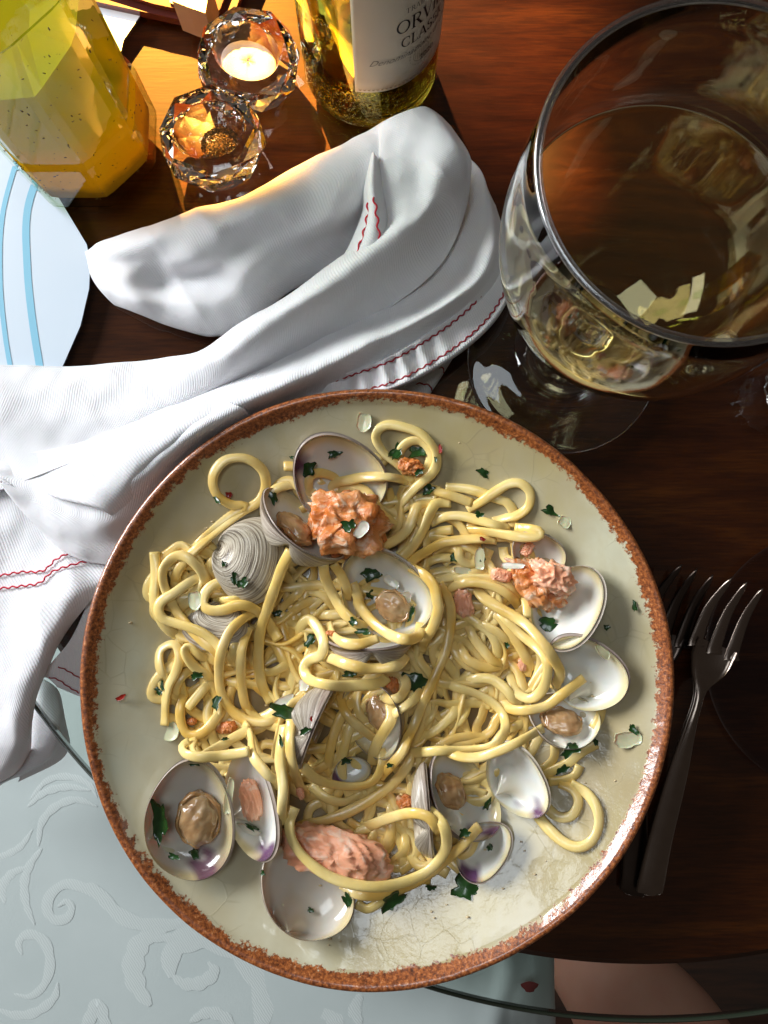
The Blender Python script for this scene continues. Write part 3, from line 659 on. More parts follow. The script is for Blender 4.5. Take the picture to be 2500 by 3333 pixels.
# ---------------------------------------------------------------- forks
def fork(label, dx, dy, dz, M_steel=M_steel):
    t = thing('fork', label, 'fork', (0, 0, 0), 'three-tined forks right of the plate')
    ax = [(2112+dx*0.35, 2912, 0.0035, 38, .0012), (2118+dx*0.35, 2880, 0.0042, 41, .0014), (2150+dx*0.5, 2730, 0.0055, 37, .0014), (2205+dx*.8, 2520, 0.0095, 31, .0015), (2245+dx, 2370+dy, 0.0125, 19, .0017), (2268+dx, 2290+dy, 0.0125, 15, .0018), (2280+dx, 2240+dy, 0.0115, 22, .0016), (2290+dx, 2200+dy, 0.0095, 44, .0013), (2305+dx, 2160+dy, 0.0082, 62, .0011), (2318+dx, 2120+dy, 0.0080, 68, .0010), (2328+dx, 2096+dy, 0.0084, 68, .0010)]
    A = cr1(np.array(ax, float), 90); A[0, 3] *= 0.45; A[1, 3] *= 0.72; A[2, 3] *= 0.87; A[3, 3] *= 0.95
    c = Wv(A[:, 0], A[:, 1], A[:, 2]+dz); T = np.gradient(c, axis=0); T /= np.linalg.norm(T, axis=1)[:, None]
    B = np.stack([T[:, 1], -T[:, 0], 0*T[:, 0]], 1); B /= np.linalg.norm(B, axis=1)[:, None]
    hw = A[:, 3]*(H-A[:, 2]-dz)/F; prof = np.linspace(-1, 1, 9); V = []; 
    bowl = np.clip((np.arange(90)-60)/20, 0, 1)*0.0022; ridge = 0.0007*np.clip(1-np.abs(np.arange(90)-20)/40, 0, 1)
    for up in (1, -1):
        for i in range(90):
            for u in prof:
                V.append(c[i]+B[i]*hw[i]*u+np.array([0, 0, up*A[i, 4]*math.sqrt(max(0.05, 1-u*u*0.9))+bowl[i]*(u*u)+(ridge[i]*(1-abs(u)) if up > 0 else 0)]))
    Fc = grid_faces(90, 9)+[q[::-1] for q in grid_faces(90, 9, off=810)]
    for i in range(89): Fc += [(i*9, (i+1)*9, 810+(i+1)*9, 810+i*9)[::-1], (i*9+8, (i+1)*9+8, 810+(i+1)*9+8, 810+i*9+8)]
    Fc += [tuple(range(9))+tuple(810+k for k in range(8, -1, -1)), tuple(801+k for k in range(8, -1, -1))+tuple(1611+k for k in range(9))]
    Vh = [V[k] for k in range(len(V))]
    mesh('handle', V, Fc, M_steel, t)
    for bx, by, mx, my, tx, ty in ((2268, 2075, 2310, 1975, 2382, 1880), (2328, 2100, 2368, 1995, 2431, 1894), (2384, 2122, 2425, 2010, 2483, 1914)):
        P = cr1(np.array([(bx-4+dx, by+28+dy, 0.0082), (bx+dx, by+dy, 0.0088), (mx+dx, my+dy, 0.0125), (tx+dx, ty+dy, 0.020)], float), 26)
        Q = Wv(P[:, 0], P[:, 1], P[:, 2]+dz+0.0008); s = np.linspace(0, 1, 26); r = (0.0034*(1-s)**0.8+0.0010)*np.minimum(1, (1.02-s)*12)
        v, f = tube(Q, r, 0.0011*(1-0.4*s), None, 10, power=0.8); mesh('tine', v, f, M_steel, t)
    return t
fork('upper steel fork with brighter bowl, farthest right of the plate', 0, 0, 0.0035)
fork('lower steel fork half hidden beneath the other, tines nearest the plate', -163, -42, -0.0015, m_simple('shaded_steel', (0.085, 0.065, 0.055), 0.3, 200, 0.15, 0.05, Metallic=1.0))  # shade on this lower fork is put into its darker steel colour

# ---------------------------------------------------------------- clear side plate, right edge
s0 = W(2700, 2150, 0); sp_ = thing('glass_side_plate', 'dark clear glass side plate cut off by the right edge behind the fork tines', 'plate', tuple(s0))
SR = 412*H/F
lathe('glass_disc', [(0.0005, 0.0022), (SR*0.8, 0.0022), (SR-0.006, 0.0032), (SR-0.0012, 0.0056), (SR, 0.0060), (SR+0.0004, 0.0052), (SR-0.004, 0.0022), (SR*0.8, 0.0008), (0.0005, 0.0008)], m_thin('clear_side_plate_glass', (0.80, 0.78, 0.80)), sp_, 128)
# ribbed glass pot at the right edge
r0 = W(2590, 1272, 0); rp = thing('ribbed_glass_pot', 'small ribbed glass pot with pale blue-white contents at the right edge below the goblet', 'pot', tuple(r0))
V = []; NR = 96; pr = [(0.0160, 0.0006), (0.0175, 0.003), (0.0190, 0.015), (0.0200, 0.028), (0.0196, 0.0285), (0.0180, 0.028), (0.0170, 0.015), (0.0150, 0.004)]
for i, (r, z) in enumerate(pr):
    for k in range(NR): a = 2*math.pi*k/NR; rr = r*(1+0.035*math.cos(k*math.pi/3)*(1 <= i <= 3)); V.append((rr*math.cos(a), rr*math.sin(a), z))
mesh('pot_glass', V, grid_faces(len(pr), NR, True)+[tuple(range(NR))[::-1], tuple((len(pr)-1)*NR+k for k in range(NR))], M_clear, rp)
lathe('contents', [(0.0005, 0.0245), (0.0168, 0.0240), (0.0172, 0.0235), (0.0166, 0.014), (0.0146, 0.0045), (0.0005, 0.0045)], m_simple('blue_white_cream', (0.42, 0.48, 0.60), 0.4, 80, 0.1), rp, 48)
# ---------------------------------------------------------------- napkin
nap = thing('cloth_napkin', 'crumpled white cotton napkin with red stitched hems between the plate and the bottles', 'napkin')
def patch(name, rows, nu=70, nv=130, wr=0.0012, seed=0.0, thick=0.0007, curl=0.0):
    """rows: list of rails of (px,py,z mm); lofted, wrinkled, with its own thickness"""
    m = max(len(r) for r in rows)
    G = np.stack([cr1(np.array(r, float), nv) for r in rows]); G = cr1(G, nu)
    G[..., 2] = np.maximum(G[..., 2], 1.2 if curl == 0 else -200)
    P = Wv(G[..., 0], G[..., 1], G[..., 2]/1000.0)
    for i in range(nu):
        for j in range(nv):
            x, y = P[i, j, 0], P[i, j, 1]
            e = min(1, min(i, nu-1-i)/6.0)
            P[i, j, 2] += e*wr*1.25*(mnoise.noise(Vector((x*38+seed, y*38, P[i, j, 2]*20)))+0.6*mnoise.noise(Vector((x*95, y*95+seed, 0)))+1.5*(0.5-abs(mnoise.noise(Vector((x*30+y*14, (y*30-x*14)*0.5+seed, 3))))*2.2))
    N = np.cross(np.gradient(P, axis=1), np.gradient(P, axis=0)); N /= np.linalg.norm(N, axis=2)[..., None]+1e-12
    N *= np.sign(N[..., 2:3].mean()+1e-9)
    V = np.concatenate([P.reshape(-1, 3), (P-N*thick).reshape(-1, 3)]); k = nu*nv
    Fc = grid_faces(nu, nv)+[q[::-1] for q in grid_faces(nu, nv, off=k)]
    for j in range(nv-1): Fc += [(j, j+1, k+j+1, k+j)[::-1], ((nu-1)*nv+j, (nu-1)*nv+j+1, k+(nu-1)*nv+j+1, k+(nu-1)*nv+j)]
    for i in range(nu-1): Fc += [(i*nv, (i+1)*nv, k+(i+1)*nv, k+i*nv), (i*nv+nv-1, (i+1)*nv+nv-1, k+(i+1)*nv+nv-1, k+i*nv+nv-1)[::-1]]
    u, v = np.meshgrid(np.linspace(0, 1, nu), np.linspace(0, 1, nv), indexing='ij')
    d = np.cumsum(np.r_[0, np.linalg.norm(np.diff(P[nu//2], axis=0), axis=1)]); d2 = np.cumsum(np.r_[0, np.linalg.norm(np.diff(P[:, nv//2], axis=0), axis=1)])
    uv = np.stack([np.broadcast_to(d[None, :], (nu, nv)), np.broadcast_to(d2[:, None], (nu, nv))], -1).reshape(-1, 2)
    o = mesh(name, V, Fc, M_cloth, nap, uv=np.concatenate([uv, uv])*2.2)
    return P, N
def stitch(path, mat, r=0.00038, amp=0.0004, wl=0.0042, lift=0.0004):
    Q = arclen(path, 0.0006); n = len(Q); s = np.arange(n)*0.0006
    T = np.gradient(Q, axis=0); T /= np.linalg.norm(T, axis=1)[:, None]; B = np.cross(T, [0, 0, 1.0])
    Q = Q+B*(amp*np.sin(s*2*np.pi/wl))[:, None]; Q[:, 2] += lift+0.00015*np.sin(s*2*np.pi/wl*2)
    v, f = tube(Q, r, r*0.7, None, 6); mesh('red_stitching', v, f, mat, nap)
def samp(P, u, v0, v1, u1=None, n=40):
    nu, nv = P.shape[:2]; out = []
    for t in np.linspace(0, 1, n):
        uu = (u+(0 if u1 is None else (u1-u)*t))*(nu-1); vv = (v0+(v1-v0)*t)*(nv-1); i, j = min(int(uu), nu-2), min(int(vv), nv-2); a, b = uu-i, vv-j
        out.append(P[i, j]*(1-a)*(1-b)+P[i+1, j]*a*(1-b)+P[i, j+1]*(1-a)*b+P[i+1, j+1]*a*b)
    return np.array(out)
# peach-lit lobe reaching left
patch('cloth_fold', [
 [(290,832,2),(368,792,2),(485,756,2),(640,700,2),(800,655,2),(960,566,2),(1110,500,2),(1250,420,2)],
 [(277,820,5),(358,776,9),(480,738,13),(640,681,16),(800,636,19),(960,546,22),(1110,480,25),(1250,395,27)],
 [(281,836,9),(380,812,18),(500,778,24),(650,735,28),(810,692,32),(960,630,34),(1120,560,34),(1260,490,32)],
 [(288,872,10),(400,862,17),(520,850,17),(640,835,28),(800,800,22),(950,755,24),(1090,690,30),(1240,600,28)],
 [(298,905,10),(420,920,19),(530,925,9),(660,895,13),(800,880,24),(940,830,15),(1080,770,16),(1230,700,18)],
 [(325,945,8),(445,985,19),(560,985,18),(690,985,19),(820,945,16),(940,895,10),(1080,830,9),(1230,760,14)],
 [(372,992,4),(470,1030,8),(580,1066,10),(700,1090,9),(820,1060,8),(940,950,5),(1080,880,4),(1230,820,6)],
 [(385,980,2),(475,1020,2),(582,1052,2),(700,1080,2),(815,1045,2),(930,940,2),(1080,870,2),(1230,810,2)]], seed=3)
# small upright pleat with two stitch lines under the top flap
P1, _ = patch('cloth_fold', [
 [(1205,510,24),(1180,620,26),(1178,690,26),(1140,790,26),(1100,860,24)],
 [(1212,495,38),(1195,600,40),(1200,690,40),(1180,790,38),(1150,850,34)],
 [(1222,505,40),(1218,600,43),(1226,700,43),(1225,790,40),(1220,850,34)],
 [(1240,530,34),(1250,620,36),(1262,700,36),(1270,800,34),(1280,850,30)]], 30, 60, 0.0004, 8)
stitch(samp(P1, 0.30, 0.42, 0.92, 0.28), M_thread, 0.00045, 0.0006, 0.006)
stitch(samp(P1, 0.62, 0.36, 0.86, 0.80), M_thread, 0.00045, 0.0006, 0.006)
# back layer along the right with the long hem
rows = [
 [(1480,470,6),(1430,700,8),(1380,850,8),(1290,960,10),(1100,1060,10),(850,1180,9),(600,1290,8),(350,1400,8),(80,1540,8)],
 [(1560,540,14),(1540,740,16),(1480,890,12),(1370,1000,17),(1150,1095,24),(900,1205,24),(650,1310,24),(400,1440,25),(160,1610,20)],
 [(1590,620,15),(1600,770,22),(1555,900,25),(1430,1000,31),(1190,1125,33),(950,1245,33),(715,1350,32),(490,1490,32),(330,1660,26)],
 [(1603,650,12),(1625,790,18),(1598,905,19),(1475,1030,20),(1235,1175,21),(1010,1290,13),(790,1400,12),(590,1550,12),(430,1730,12)],
 [(1610,665,9),(1640,800,12),(1630,900,13),(1545,1010,16),(1310,1200,19),(1120,1300,12),(930,1420,10),(700,1600,10),(520,1780,8)],
 [(1614,672,3),(1654,800,5),(1652,900,6),(1560,1080,7),(1370,1240,10),(1180,1330,8),(960,1450,6),(730,1630,4),(540,1800,3)]]
P2, N2 = patch('cloth_fold', rows, 90, 170, 0.0010, 12)
# raised puckered hem band lying on that layer
hem_c = np.array([(1646,800,14),(1640,880,15),(1610,950,16),(1560,1020,18),(1480,1090,21),(1390,1150,24),(1290,1205,26),(1190,1240,22),(1090,1268,15),(1000,1292,12)], float)
hem = cr1(hem_c, 170); T = np.gradient(hem[:, :2], axis=0); T /= np.linalg.norm(T, axis=1)[:, None]; Nn = np.stack([T[:, 1], -T[:, 0]], 1)
hw = 30+22*np.sin(np.linspace(0.1, 3.0, 170))
G = []
for u in np.linspace(-1.15, 1.15, 13):
    g = hem.copy(); g[:, :2] += Nn*(hw*u)[:, None]
    puck = 2.1*np.sin(np.arange(170)*0.42+2*np.sin(np.arange(170)*0.06))*np.clip((np.arange(170)-60)/40, 0, 1)
    g[:, 2] += (2.2 if abs(abs(u)-0.96) < 0.12 else puck-0.3*(1-abs(u)) if abs(u) < 0.75 else 0.2)-(6 if abs(u) > 1.1 else 0)
    G.append(g)
G = np.stack(G); P3 = Wv(G[..., 0], G[..., 1], G[..., 2]/1000)
uv = np.stack(np.meshgrid(np.arange(170)*0.002, np.arange(13)*0.002), -1).reshape(-1, 2)
mesh('hem_band', P3.reshape(-1, 3), grid_faces(13, 170), M_cloth, nap, uv=uv)
stitch(samp(P3, 0.20, 0.0, 1.0, n=120), M_threadd, 0.0004, 0.00045, 0.0045)
stitch(samp(P3, 0.78, 0.02, 1.0, n=120), M_threadd, 0.0004, 0.00045, 0.0045)
# lowest layer peeking out right of the plate top
P4, _ = patch('cloth_fold', [
 [(1560,990,3),(1440,1130,8),(1300,1230,10),(1150,1290,8)],
 [(1555,1020,2.5),(1470,1150,6),(1390,1250,6),(1250,1320,5)],
 [(1540,1050,1.5),(1460,1190,2),(1395,1290,2),(1330,1380,2)]], 24, 50, 0.0004, 5)
stitch(samp(P4, 0.35, 0.50, 0.42, 0.95, 20), M_threadd, 0.0004, 0.0003, 0.004)
stitch(samp(P4, 0.30, 0.70, 0.62, 0.95, 20), M_threadd, 0.0004, 0.0003, 0.004)
# top flap and the main diagonal band
P5, _ = patch('cloth_fold', [
 [(1238,425,26),(1244,520,27),(1250,640,27),(1254,758,24),(1125,846,20),(960,965,19),(790,1066,16),(655,1160,12),(480,1188,6),(260,1208,3),(-60,1204,2)],
 [(1236,400,32),(1236,510,35),(1242,630,35),(1247,742,33),(1112,834,28),(948,950,27),(778,1052,24),(645,1145,17),(470,1172,8),(255,1194,4),(-60,1190,3)],
 [(1285,372,36),(1290,480,38),(1295,600,38),(1310,712,40),(1195,815,41),(1030,940,40),(860,1045,37),(720,1160,29),(540,1225,15),(300,1260,8),(-60,1270,5)],
 [(1335,355,38),(1350,470,39),(1360,590,38),(1375,690,42),(1265,830,39),(1110,950,37),(930,1070,33),(770,1190,26),(590,1290,17),(330,1350,11),(-60,1370,7)],
 [(1385,345,38),(1410,460,40),(1425,575,43),(1430,670,36),(1330,850,29),(1180,985,22),(990,1120,17),(810,1235,14),(610,1340,12),(350,1430,10),(-60,1470,8)],
 [(1432,372,35),(1480,470,41),(1498,560,39),(1490,670,28),(1390,850,20),(1250,1000,14),(1050,1130,13),(850,1240,13),(620,1360,14),(340,1480,14),(-60,1550,9)],
 [(1468,410,26),(1527,500,36),(1533,570,32),(1512,700,22),(1440,855,15),(1300,980,14),(1110,1090,16),(900,1195,18),(650,1310,20),(360,1450,20),(-60,1620,9)]], 110, 220, 0.0012, 21)
# lower left lobe of the band, its rounded corner lying on the layer below
P6, _ = patch('cloth_fold', [
 [(700,1275,16),(520,1350,14),(330,1420,12),(120,1470,10),(-80,1480,8)],
 [(735,1300,29),(560,1390,27),(380,1480,24),(180,1530,14),(-80,1520,10)],
 [(790,1330,33),(610,1430,33),(450,1550,31),(270,1600,22),(60,1560,13),(-80,1530,11)],
 [(850,1390,12),(680,1490,12),(480,1650,14),(330,1700,24),(130,1640,15),(10,1560,12)],
 [(900,1440,8),(700,1600,8),(480,1760,10),(335,1790,14),(185,1745,13),(80,1650,12),(5,1575,12)],
 [(900,1470,6),(700,1650,10),(460,1830,8),(325,1836,10),(215,1800,10),(105,1700,9),(38,1625,9),(-4,1560,9)]], 80, 150, 0.0012, 31)
# under layer hanging to the lower left, red stitches across it
P7, _ = patch('cloth_fold', [
 [(-120,1480,5),(40,1560,5),(150,1690,5),(300,1790,5),(430,1820,5)],
 [(-120,1700,7),(20,1740,7),(140,1800,7),(260,1850,8),(380,1880,7)],
 [(-120,1880,8),(10,1890,9),(130,1900,11),(240,1920,13),(318,1935,8)],
 [(-120,2080,10),(0,2090,12),(90,2095,18),(165,2080,18),(215,2060,7)],
 [(-120,2270,10),(-10,2280,12),(50,2290,16),(100,2270,13),(128,2240,5)],
 [(-120,2420,4),(-20,2430,6),(45,2430,9),(88,2400,6),(105,2360,2)],
 [(-120,2520,-14),(-30,2540,-12),(20,2525,-10),(62,2490,-10),(100,2430,-8)],
 [(-120,2545,-34),(-30,2552,-34),(22,2540,-33),(70,2512,-30),(100,2470,-24)]], 90, 120, 0.0011, 44, curl=1)
def on_patch(P, pts, lift=0.0006):
    """pixel polyline dropped on the nearest patch points"""
    flat = P.reshape(-1, 3); pp = np.array([PX(q) for q in flat[::3]]); out = []
    for q in cr1(np.array(pts, float), 60):
        k = np.argsort(((pp-q)**2).sum(1))[:6]; z = flat[::3][k, 2].mean(); out.append(W(q[0], q[1], z+lift))
    return np.array(out)
stitch(on_patch(P7, [(-60,1875),(0,1873),(70,1862),(140,1858),(185,1820),(238,1795)], 0.0009), M_thread, 0.00042, 0.0004, 0.0045)
stitch(on_patch(P7, [(-60,1918),(0,1915),(75,1907),(130,1897),(170,1862),(230,1840),(300,1822)], 0.0009), M_thread, 0.00042, 0.0004, 0.0045)
# shaded inner layer against the plate with two dark stitch lines
P8, _ = patch('cloth_fold', [
 [(330,1830,6),(290,1950,6),(230,2080,7),(165,2160,6),(120,2220,4)],
 [(420,1850,5),(400,1980,5),(330,2110,5),(230,2185,4),(150,2205,3)],
 [(420,1900,3),(400,2080,3),(320,2200,3),(260,2235,2.5),(180,2228,2)],
 [(420,1950,1.5),(400,2150,1.5),(330,2290,1.5),(262,2268,1.5),(185,2236,1.5)]], 40, 60, 0.0004, 9)
stitch(on_patch(P8, [(190,2170),(215,2180),(252,2202),(300,2230)]), M_threadd, 0.0003, 0.0002, 0.004)
stitch(on_patch(P8, [(160,2204),(190,2212),(225,2236),(258,2255)]), M_threadd, 0.0003, 0.0002, 0.004)
# corner tucked under the glass edge
patch('cloth_fold', [
 [(100,2200,-14),(70,2300,-16),(50,2400,-20),(20,2500,-24),(-20,2560,-26)],
 [(140,2210,-12),(130,2300,-9),(110,2400,-10),(80,2490,-16),(0,2556,-22)],
 [(185,2240,-13),(190,2310,-10),(180,2400,-10),(140,2480,-15),(20,2545,-24)],
 [(203,2280,-18),(212,2340,-16),(205,2410,-18),(165,2470,-22),(60,2530,-28)],
 [(208,2330,-24),(224,2390,-24),(226,2430,-26),(190,2480,-28),(60,2545,-32)]], 40, 60, 0.0006, 14, curl=1)
# ---------------------------------------------------------------- pasta heap (strands settle on a height field)
CELL = 0.0006; NX = 520
HX0 = PLATE_C[0]-CELL*NX/2; HY0 = PLATE_C[1]-CELL*NX/2
gx, gy = np.meshgrid(np.arange(NX), np.arange(NX), indexing='ij')
HM = plate_z(np.hypot((gx-NX/2)*CELL, (gy-NX/2)*CELL)).copy()
HM0 = HM.copy()
def hidx(x, y): return np.clip(((x-HX0)/CELL).astype(int), 0, NX-1), np.clip(((y-HY0)/CELL).astype(int), 0, NX-1)
def hget(x, y, r=0):
    x = np.atleast_1d(x); y = np.atleast_1d(y); i, j = hidx(x, y); z = HM[i, j]
    if r:
        k = int(r/CELL)
        for di, dj in ((k, 0), (-k, 0), (0, k), (0, -k)): z = np.maximum(z, HM[np.clip(i+di, 0, NX-1), np.clip(j+dj, 0, NX-1)])
    return z
def stamp(x, y, z, r):
    k = int(r/CELL)+1
    for a in range(-k, k+1):
        for b in range(-k, k+1):
            d = math.hypot(a, b)*CELL
            if d > r: continue
            i, j = hidx(x+a*CELL, y+b*CELL); zz = z-0.0016*(d/r)**2
            np.maximum.at(HM, (i, j), zz)
heap = thing('linguine_heap', 'tangled heap of glossy yellow linguine in the middle of the plate', 'pasta')
SW, ST = 0.00240, 0.00122
def dig(z, sm):
    # smooth upper envelope: strands bridge gaps instead of following every dip
    k = 6; p = np.pad(z, (k, k), mode='edge'); e = np.max(np.stack([p[i:i+len(z)] for i in range(2*k+1)]), 0)
    e = smooth1(e, 7, 2)
    for _ in range(2): e = np.maximum(e, smooth1(e, 14, 2)-0.0004)
    return smooth1(e, 4, 2)
cnt = [0]
def strand(pts, press=0.0, wid=1.0, rolla=0.5, lift=0.0, world=False, free=(0, 0)):
    Q = np.array(pts, float)
    m = max(40, len(Q)*14); Q = cr1(Q, m)
    z = np.full(len(Q), 0.02)
    for it in range(3):
        P = Q.copy() if world else Wv(Q[:, 0], Q[:, 1], z)
        if world: P = np.c_[Q[:, :2], z]
        z = dig(hget(P[:, 0], P[:, 1], 0.0018), 4)+ST*0.80-press+lift
        b = HM0[hidx(P[:, 0], P[:, 1])]+ST; z = np.maximum(z, b)
    d = np.r_[0, np.cumsum(np.linalg.norm(np.diff(P[:, :2], axis=0), axis=1))]
    dip = (0 if free[0] else 1)*np.exp(-(d/0.0055)**2)+(0 if free[1] else 1)*np.exp(-((d[-1]-d)/0.0055)**2)
    z = np.maximum(z-0.0058*dip, b); P[:, 2] = z
    P = arclen(P, 0.0014); n = len(P)
    sd = random.random()*100; cnt[0] += 1
    roll = np.array([rolla*2.2*mnoise.noise(Vector((sd+k*0.035, 0, 0))) for k in range(n)])
    wob = 1+0.14*np.array([mnoise.noise(Vector((sd, k*0.12, 0))) for k in range(n)])
    P[:, 2] = smooth1(P[:, 2], 2, 1)
    v, f = tube(P, SW*wid*wob, ST*wid*wob, roll, 12, power=0.85)
    o = mesh('strand', v, f, M_pasta, heap)
    stamp(P[:, 0], P[:, 1], P[:, 2]+ST*0.8, SW*0.95)
    return P
VW = {1: (460, 1300, .4822), 2: (1200, 1300, .4822), 3: (460, 1900, .4822), 4: (1200, 1900, .5425), 5: (700, 2400, .6028), 6: (400, 2300, .4822), 7: (1000, 1900, .4219)}
def cv(view, pts): ox, oy, s = VW[view]; return [(ox+x*s, oy+y*s) for x, y in pts]
# --- filler: a tangle of arcs in the body of the heap
blob = [(640,1930,190),(620,2250,150),(800,2100,260),(760,2350,210),(1000,1750,230),(1050,2050,300),(1100,2350,260),(1350,1750,220),(1380,2000,300),(1350,2300,260),(1560,1850,200),(1600,2080,260),(1600,2300,230),(1250,2600,230),(1380,2700,210),(1480,2480,200),(1180,2750,150),(1050,2500,180),(1780,2500,120)]
def inheap(x, y): return any(math.hypot(x-a, y-b) < r*0.86 for a, b, r in blob)
k = 0
while k < 92:
    a, b, r = random.choice(blob); x = a+random.uniform(-.6, .6)*r; y = b+random.uniform(-.6, .6)*r; th = random.random()*6.28; kap = random.choice((-1, 1))*random.uniform(0.002, 0.009)
    pts = [(x, y)]
    for s in range(random.randint(14, 30)):
        th += kap*45+random.gauss(0, .18); kap = max(-.011, min(.011, kap+random.gauss(0, .0018))); x += 45*math.cos(th); y += 45*math.sin(th)
        if not inheap(x, y): th += 0.9; x = pts[-1][0]+40*math.cos(th); y = pts[-1][1]+40*math.sin(th)
        if not inheap(x, y): break
        pts.append((x, y))
    if len(pts) < 4: continue
    strand(pts, press=0.0012, rolla=1.0); k += 1

# --- shells
def valve(name, parent, L, Hh, D, out_mat, in_mat, purple=0.0, purp_ang=0.0, seed=0.0, dark=0.0):
    """one half shell: t from beak (0) to margin (1), theta round; inside faces +z, margin in z=0"""
    nt, na = 26, 72; th = np.linspace(0, 2*np.pi, na, endpoint=False); t = np.linspace(0.02, 1, nt)
    a, b = L/2, Hh/2
    ox = a*np.sign(np.cos(th))*np.abs(np.cos(th))**0.92*(1+0.05*np.cos(th)); oy = b*np.sin(th)*(1-0.10*np.cos(2*th)*(np.sin(th) > 0))
    oy = oy-0.10*b*np.cos(th)**2
    ux, uy = -0.12*a, 0.99*b
    tt = t[:, None]; X = ux*(1-tt)+ox*tt; Y = uy*(1-tt)+oy*tt
    f = (1-tt**2.6)**0.62*np.sin(np.minimum(1, (tt+0.02)/0.55)*np.pi/2)**0.7
    wv = 1+0.010*np.sin(3*th+seed)[None]
    sp_ = np.hypot(ox-ux, oy-uy); De = D*np.clip(sp_/(1.15*b), 0, 1)**0.75
    Z = -De[None]*f+0*X
    rip = 0.00007*np.sin(tt*95)*(tt > 0.2)
    Xo, Yo, Zo = X*1.0, Y*1.0, Z-0.0010-rip
    s = 1+0.040*tt; Xo = ux*(1-tt*s)+ox*tt*s; Yo = uy*(1-tt*s)+oy*tt*s
    Vi = np.stack([X*wv, Y*wv, Z], -1).reshape(-1, 3); Vo = np.stack([Xo*wv, Yo*wv, Zo], -1).reshape(-1, 3)
    k = nt*na
    Fi = [q for q in grid_faces(nt, na, True)]; Fo = [tuple(i+k for i in q[::-1]) for q in grid_faces(nt, na, True)]
    Fe = [((nt-1)*na+j, (nt-1)*na+(j+1) % na, k+(nt-1)*na+(j+1) % na, k+(nt-1)*na+j) for j in range(na)]
    Fe = [q[::-1] for q in Fe]; cap = [tuple(range(na))[::-1], tuple(k+j for j in range(na))]
    mi = [1]*len(Fi)+[0]*len(Fo)+[0]*len(Fe)+[1, 0]
    # inside colour: cream, bluish white bowl, purple stain near one end of the margin
    T_ = np.broadcast_to(tt, X.shape); A_ = np.broadcast_to(th[None], X.shape)
    nz = np.array([mnoise.noise(Vector((x*160+seed, y*160, 0))) for x, y in Vi[:, :2]]).reshape(X.shape)
    base = np.stack([0.80+0*X, 0.79+0*X, 0.72+0*X], -1); rimc = np.array([0.74, 0.64, 0.36])
    w = np.clip((T_-0.86)/0.08, 0, 1)[..., None]; col = base*(1-w)+rimc*w
    nz2 = np.array([mnoise.noise(Vector((x*90+seed, y*90, 7))) for x, y in Vi[:, :2]]).reshape(X.shape); w = np.clip((0.45-T_)*1.6+nz2*1.1, 0, 1)[..., None]*0.55; col = col*(1-w)+np.array([0.62, 0.50, 0.27])*w
    w = np.clip((0.30+nz*0.7-np.abs(T_-0.62))*1.2, 0, 1)[..., None]*0.5; col = col*(1-w)+np.array([0.74, 0.81, 0.85])*w
    if purple:
        da = np.abs((A_-purp_ang+np.pi) % (2*np.pi)-np.pi); w = np.clip((purple*0.95-da)*2.5+nz*0.9, 0, 1)*np.clip((T_-0.60)*5+nz, 0, 1)
        w = w[..., None]*0.95; col = col*(1-w)+np.array([0.10, 0.022, 0.11])*w
    col = col*(1-dark)+np.array([0.40, 0.26, 0.12])*dark
    col = np.clip(col, 0, 1).reshape(-1, 3); col = np.concatenate([col, col])
    uv = np.stack([T_, A_/6.283], -1).reshape(-1, 2); uv = np.concatenate([uv, uv])
    o = mesh(name, np.concatenate([Vi, Vo]), Fi+Fo+Fe+cap, [out_mat, in_mat], parent, True, mi, uv, col)
    return o, np.concatenate([Vi, Vo])
def lump(name, parent, rx, ry, rz, mat, seed, amp=0.25, freq=2.0, flake=0.0, n1=44, n2=64, loc=(0, 0, 0), sq=1.0):
    V = []
    for i in range(n1+1):
        ph = math.pi*i/n1
        for j in range(n2):
            a = 2*math.pi*j/n2; d = Vector((math.sin(ph)*math.cos(a), math.sin(ph)*math.sin(a), math.cos(ph)))
            p = Vector([math.copysign(abs(c)**sq, c) for c in d])
            q = 1+amp*mnoise.noise(d*freq+Vector((seed, 0, 0)))+amp*0.5*mnoise.noise(d*freq*2.7+Vector((0, seed, 0)))
            if flake:
                w = (p.x*2.6+0.9*abs(p.y+0.15)+0.55*mnoise.noise(d*1.7+Vector((seed, 3, 1))))*flake+seed
                fr_ = w-math.floor(w)
                q *= 0.95+0.13*fr_**1.5+0.04*mnoise.noise(d*7+Vector((seed, 0, 5)))
            V.append((loc[0]+p.x*rx*q, loc[1]+p.y*ry*q, loc[2]+p.z*rz*q))
    o = mesh(name, V, grid_faces(n1+1, n2, True), mat, parent)
    return o, np.array(V)
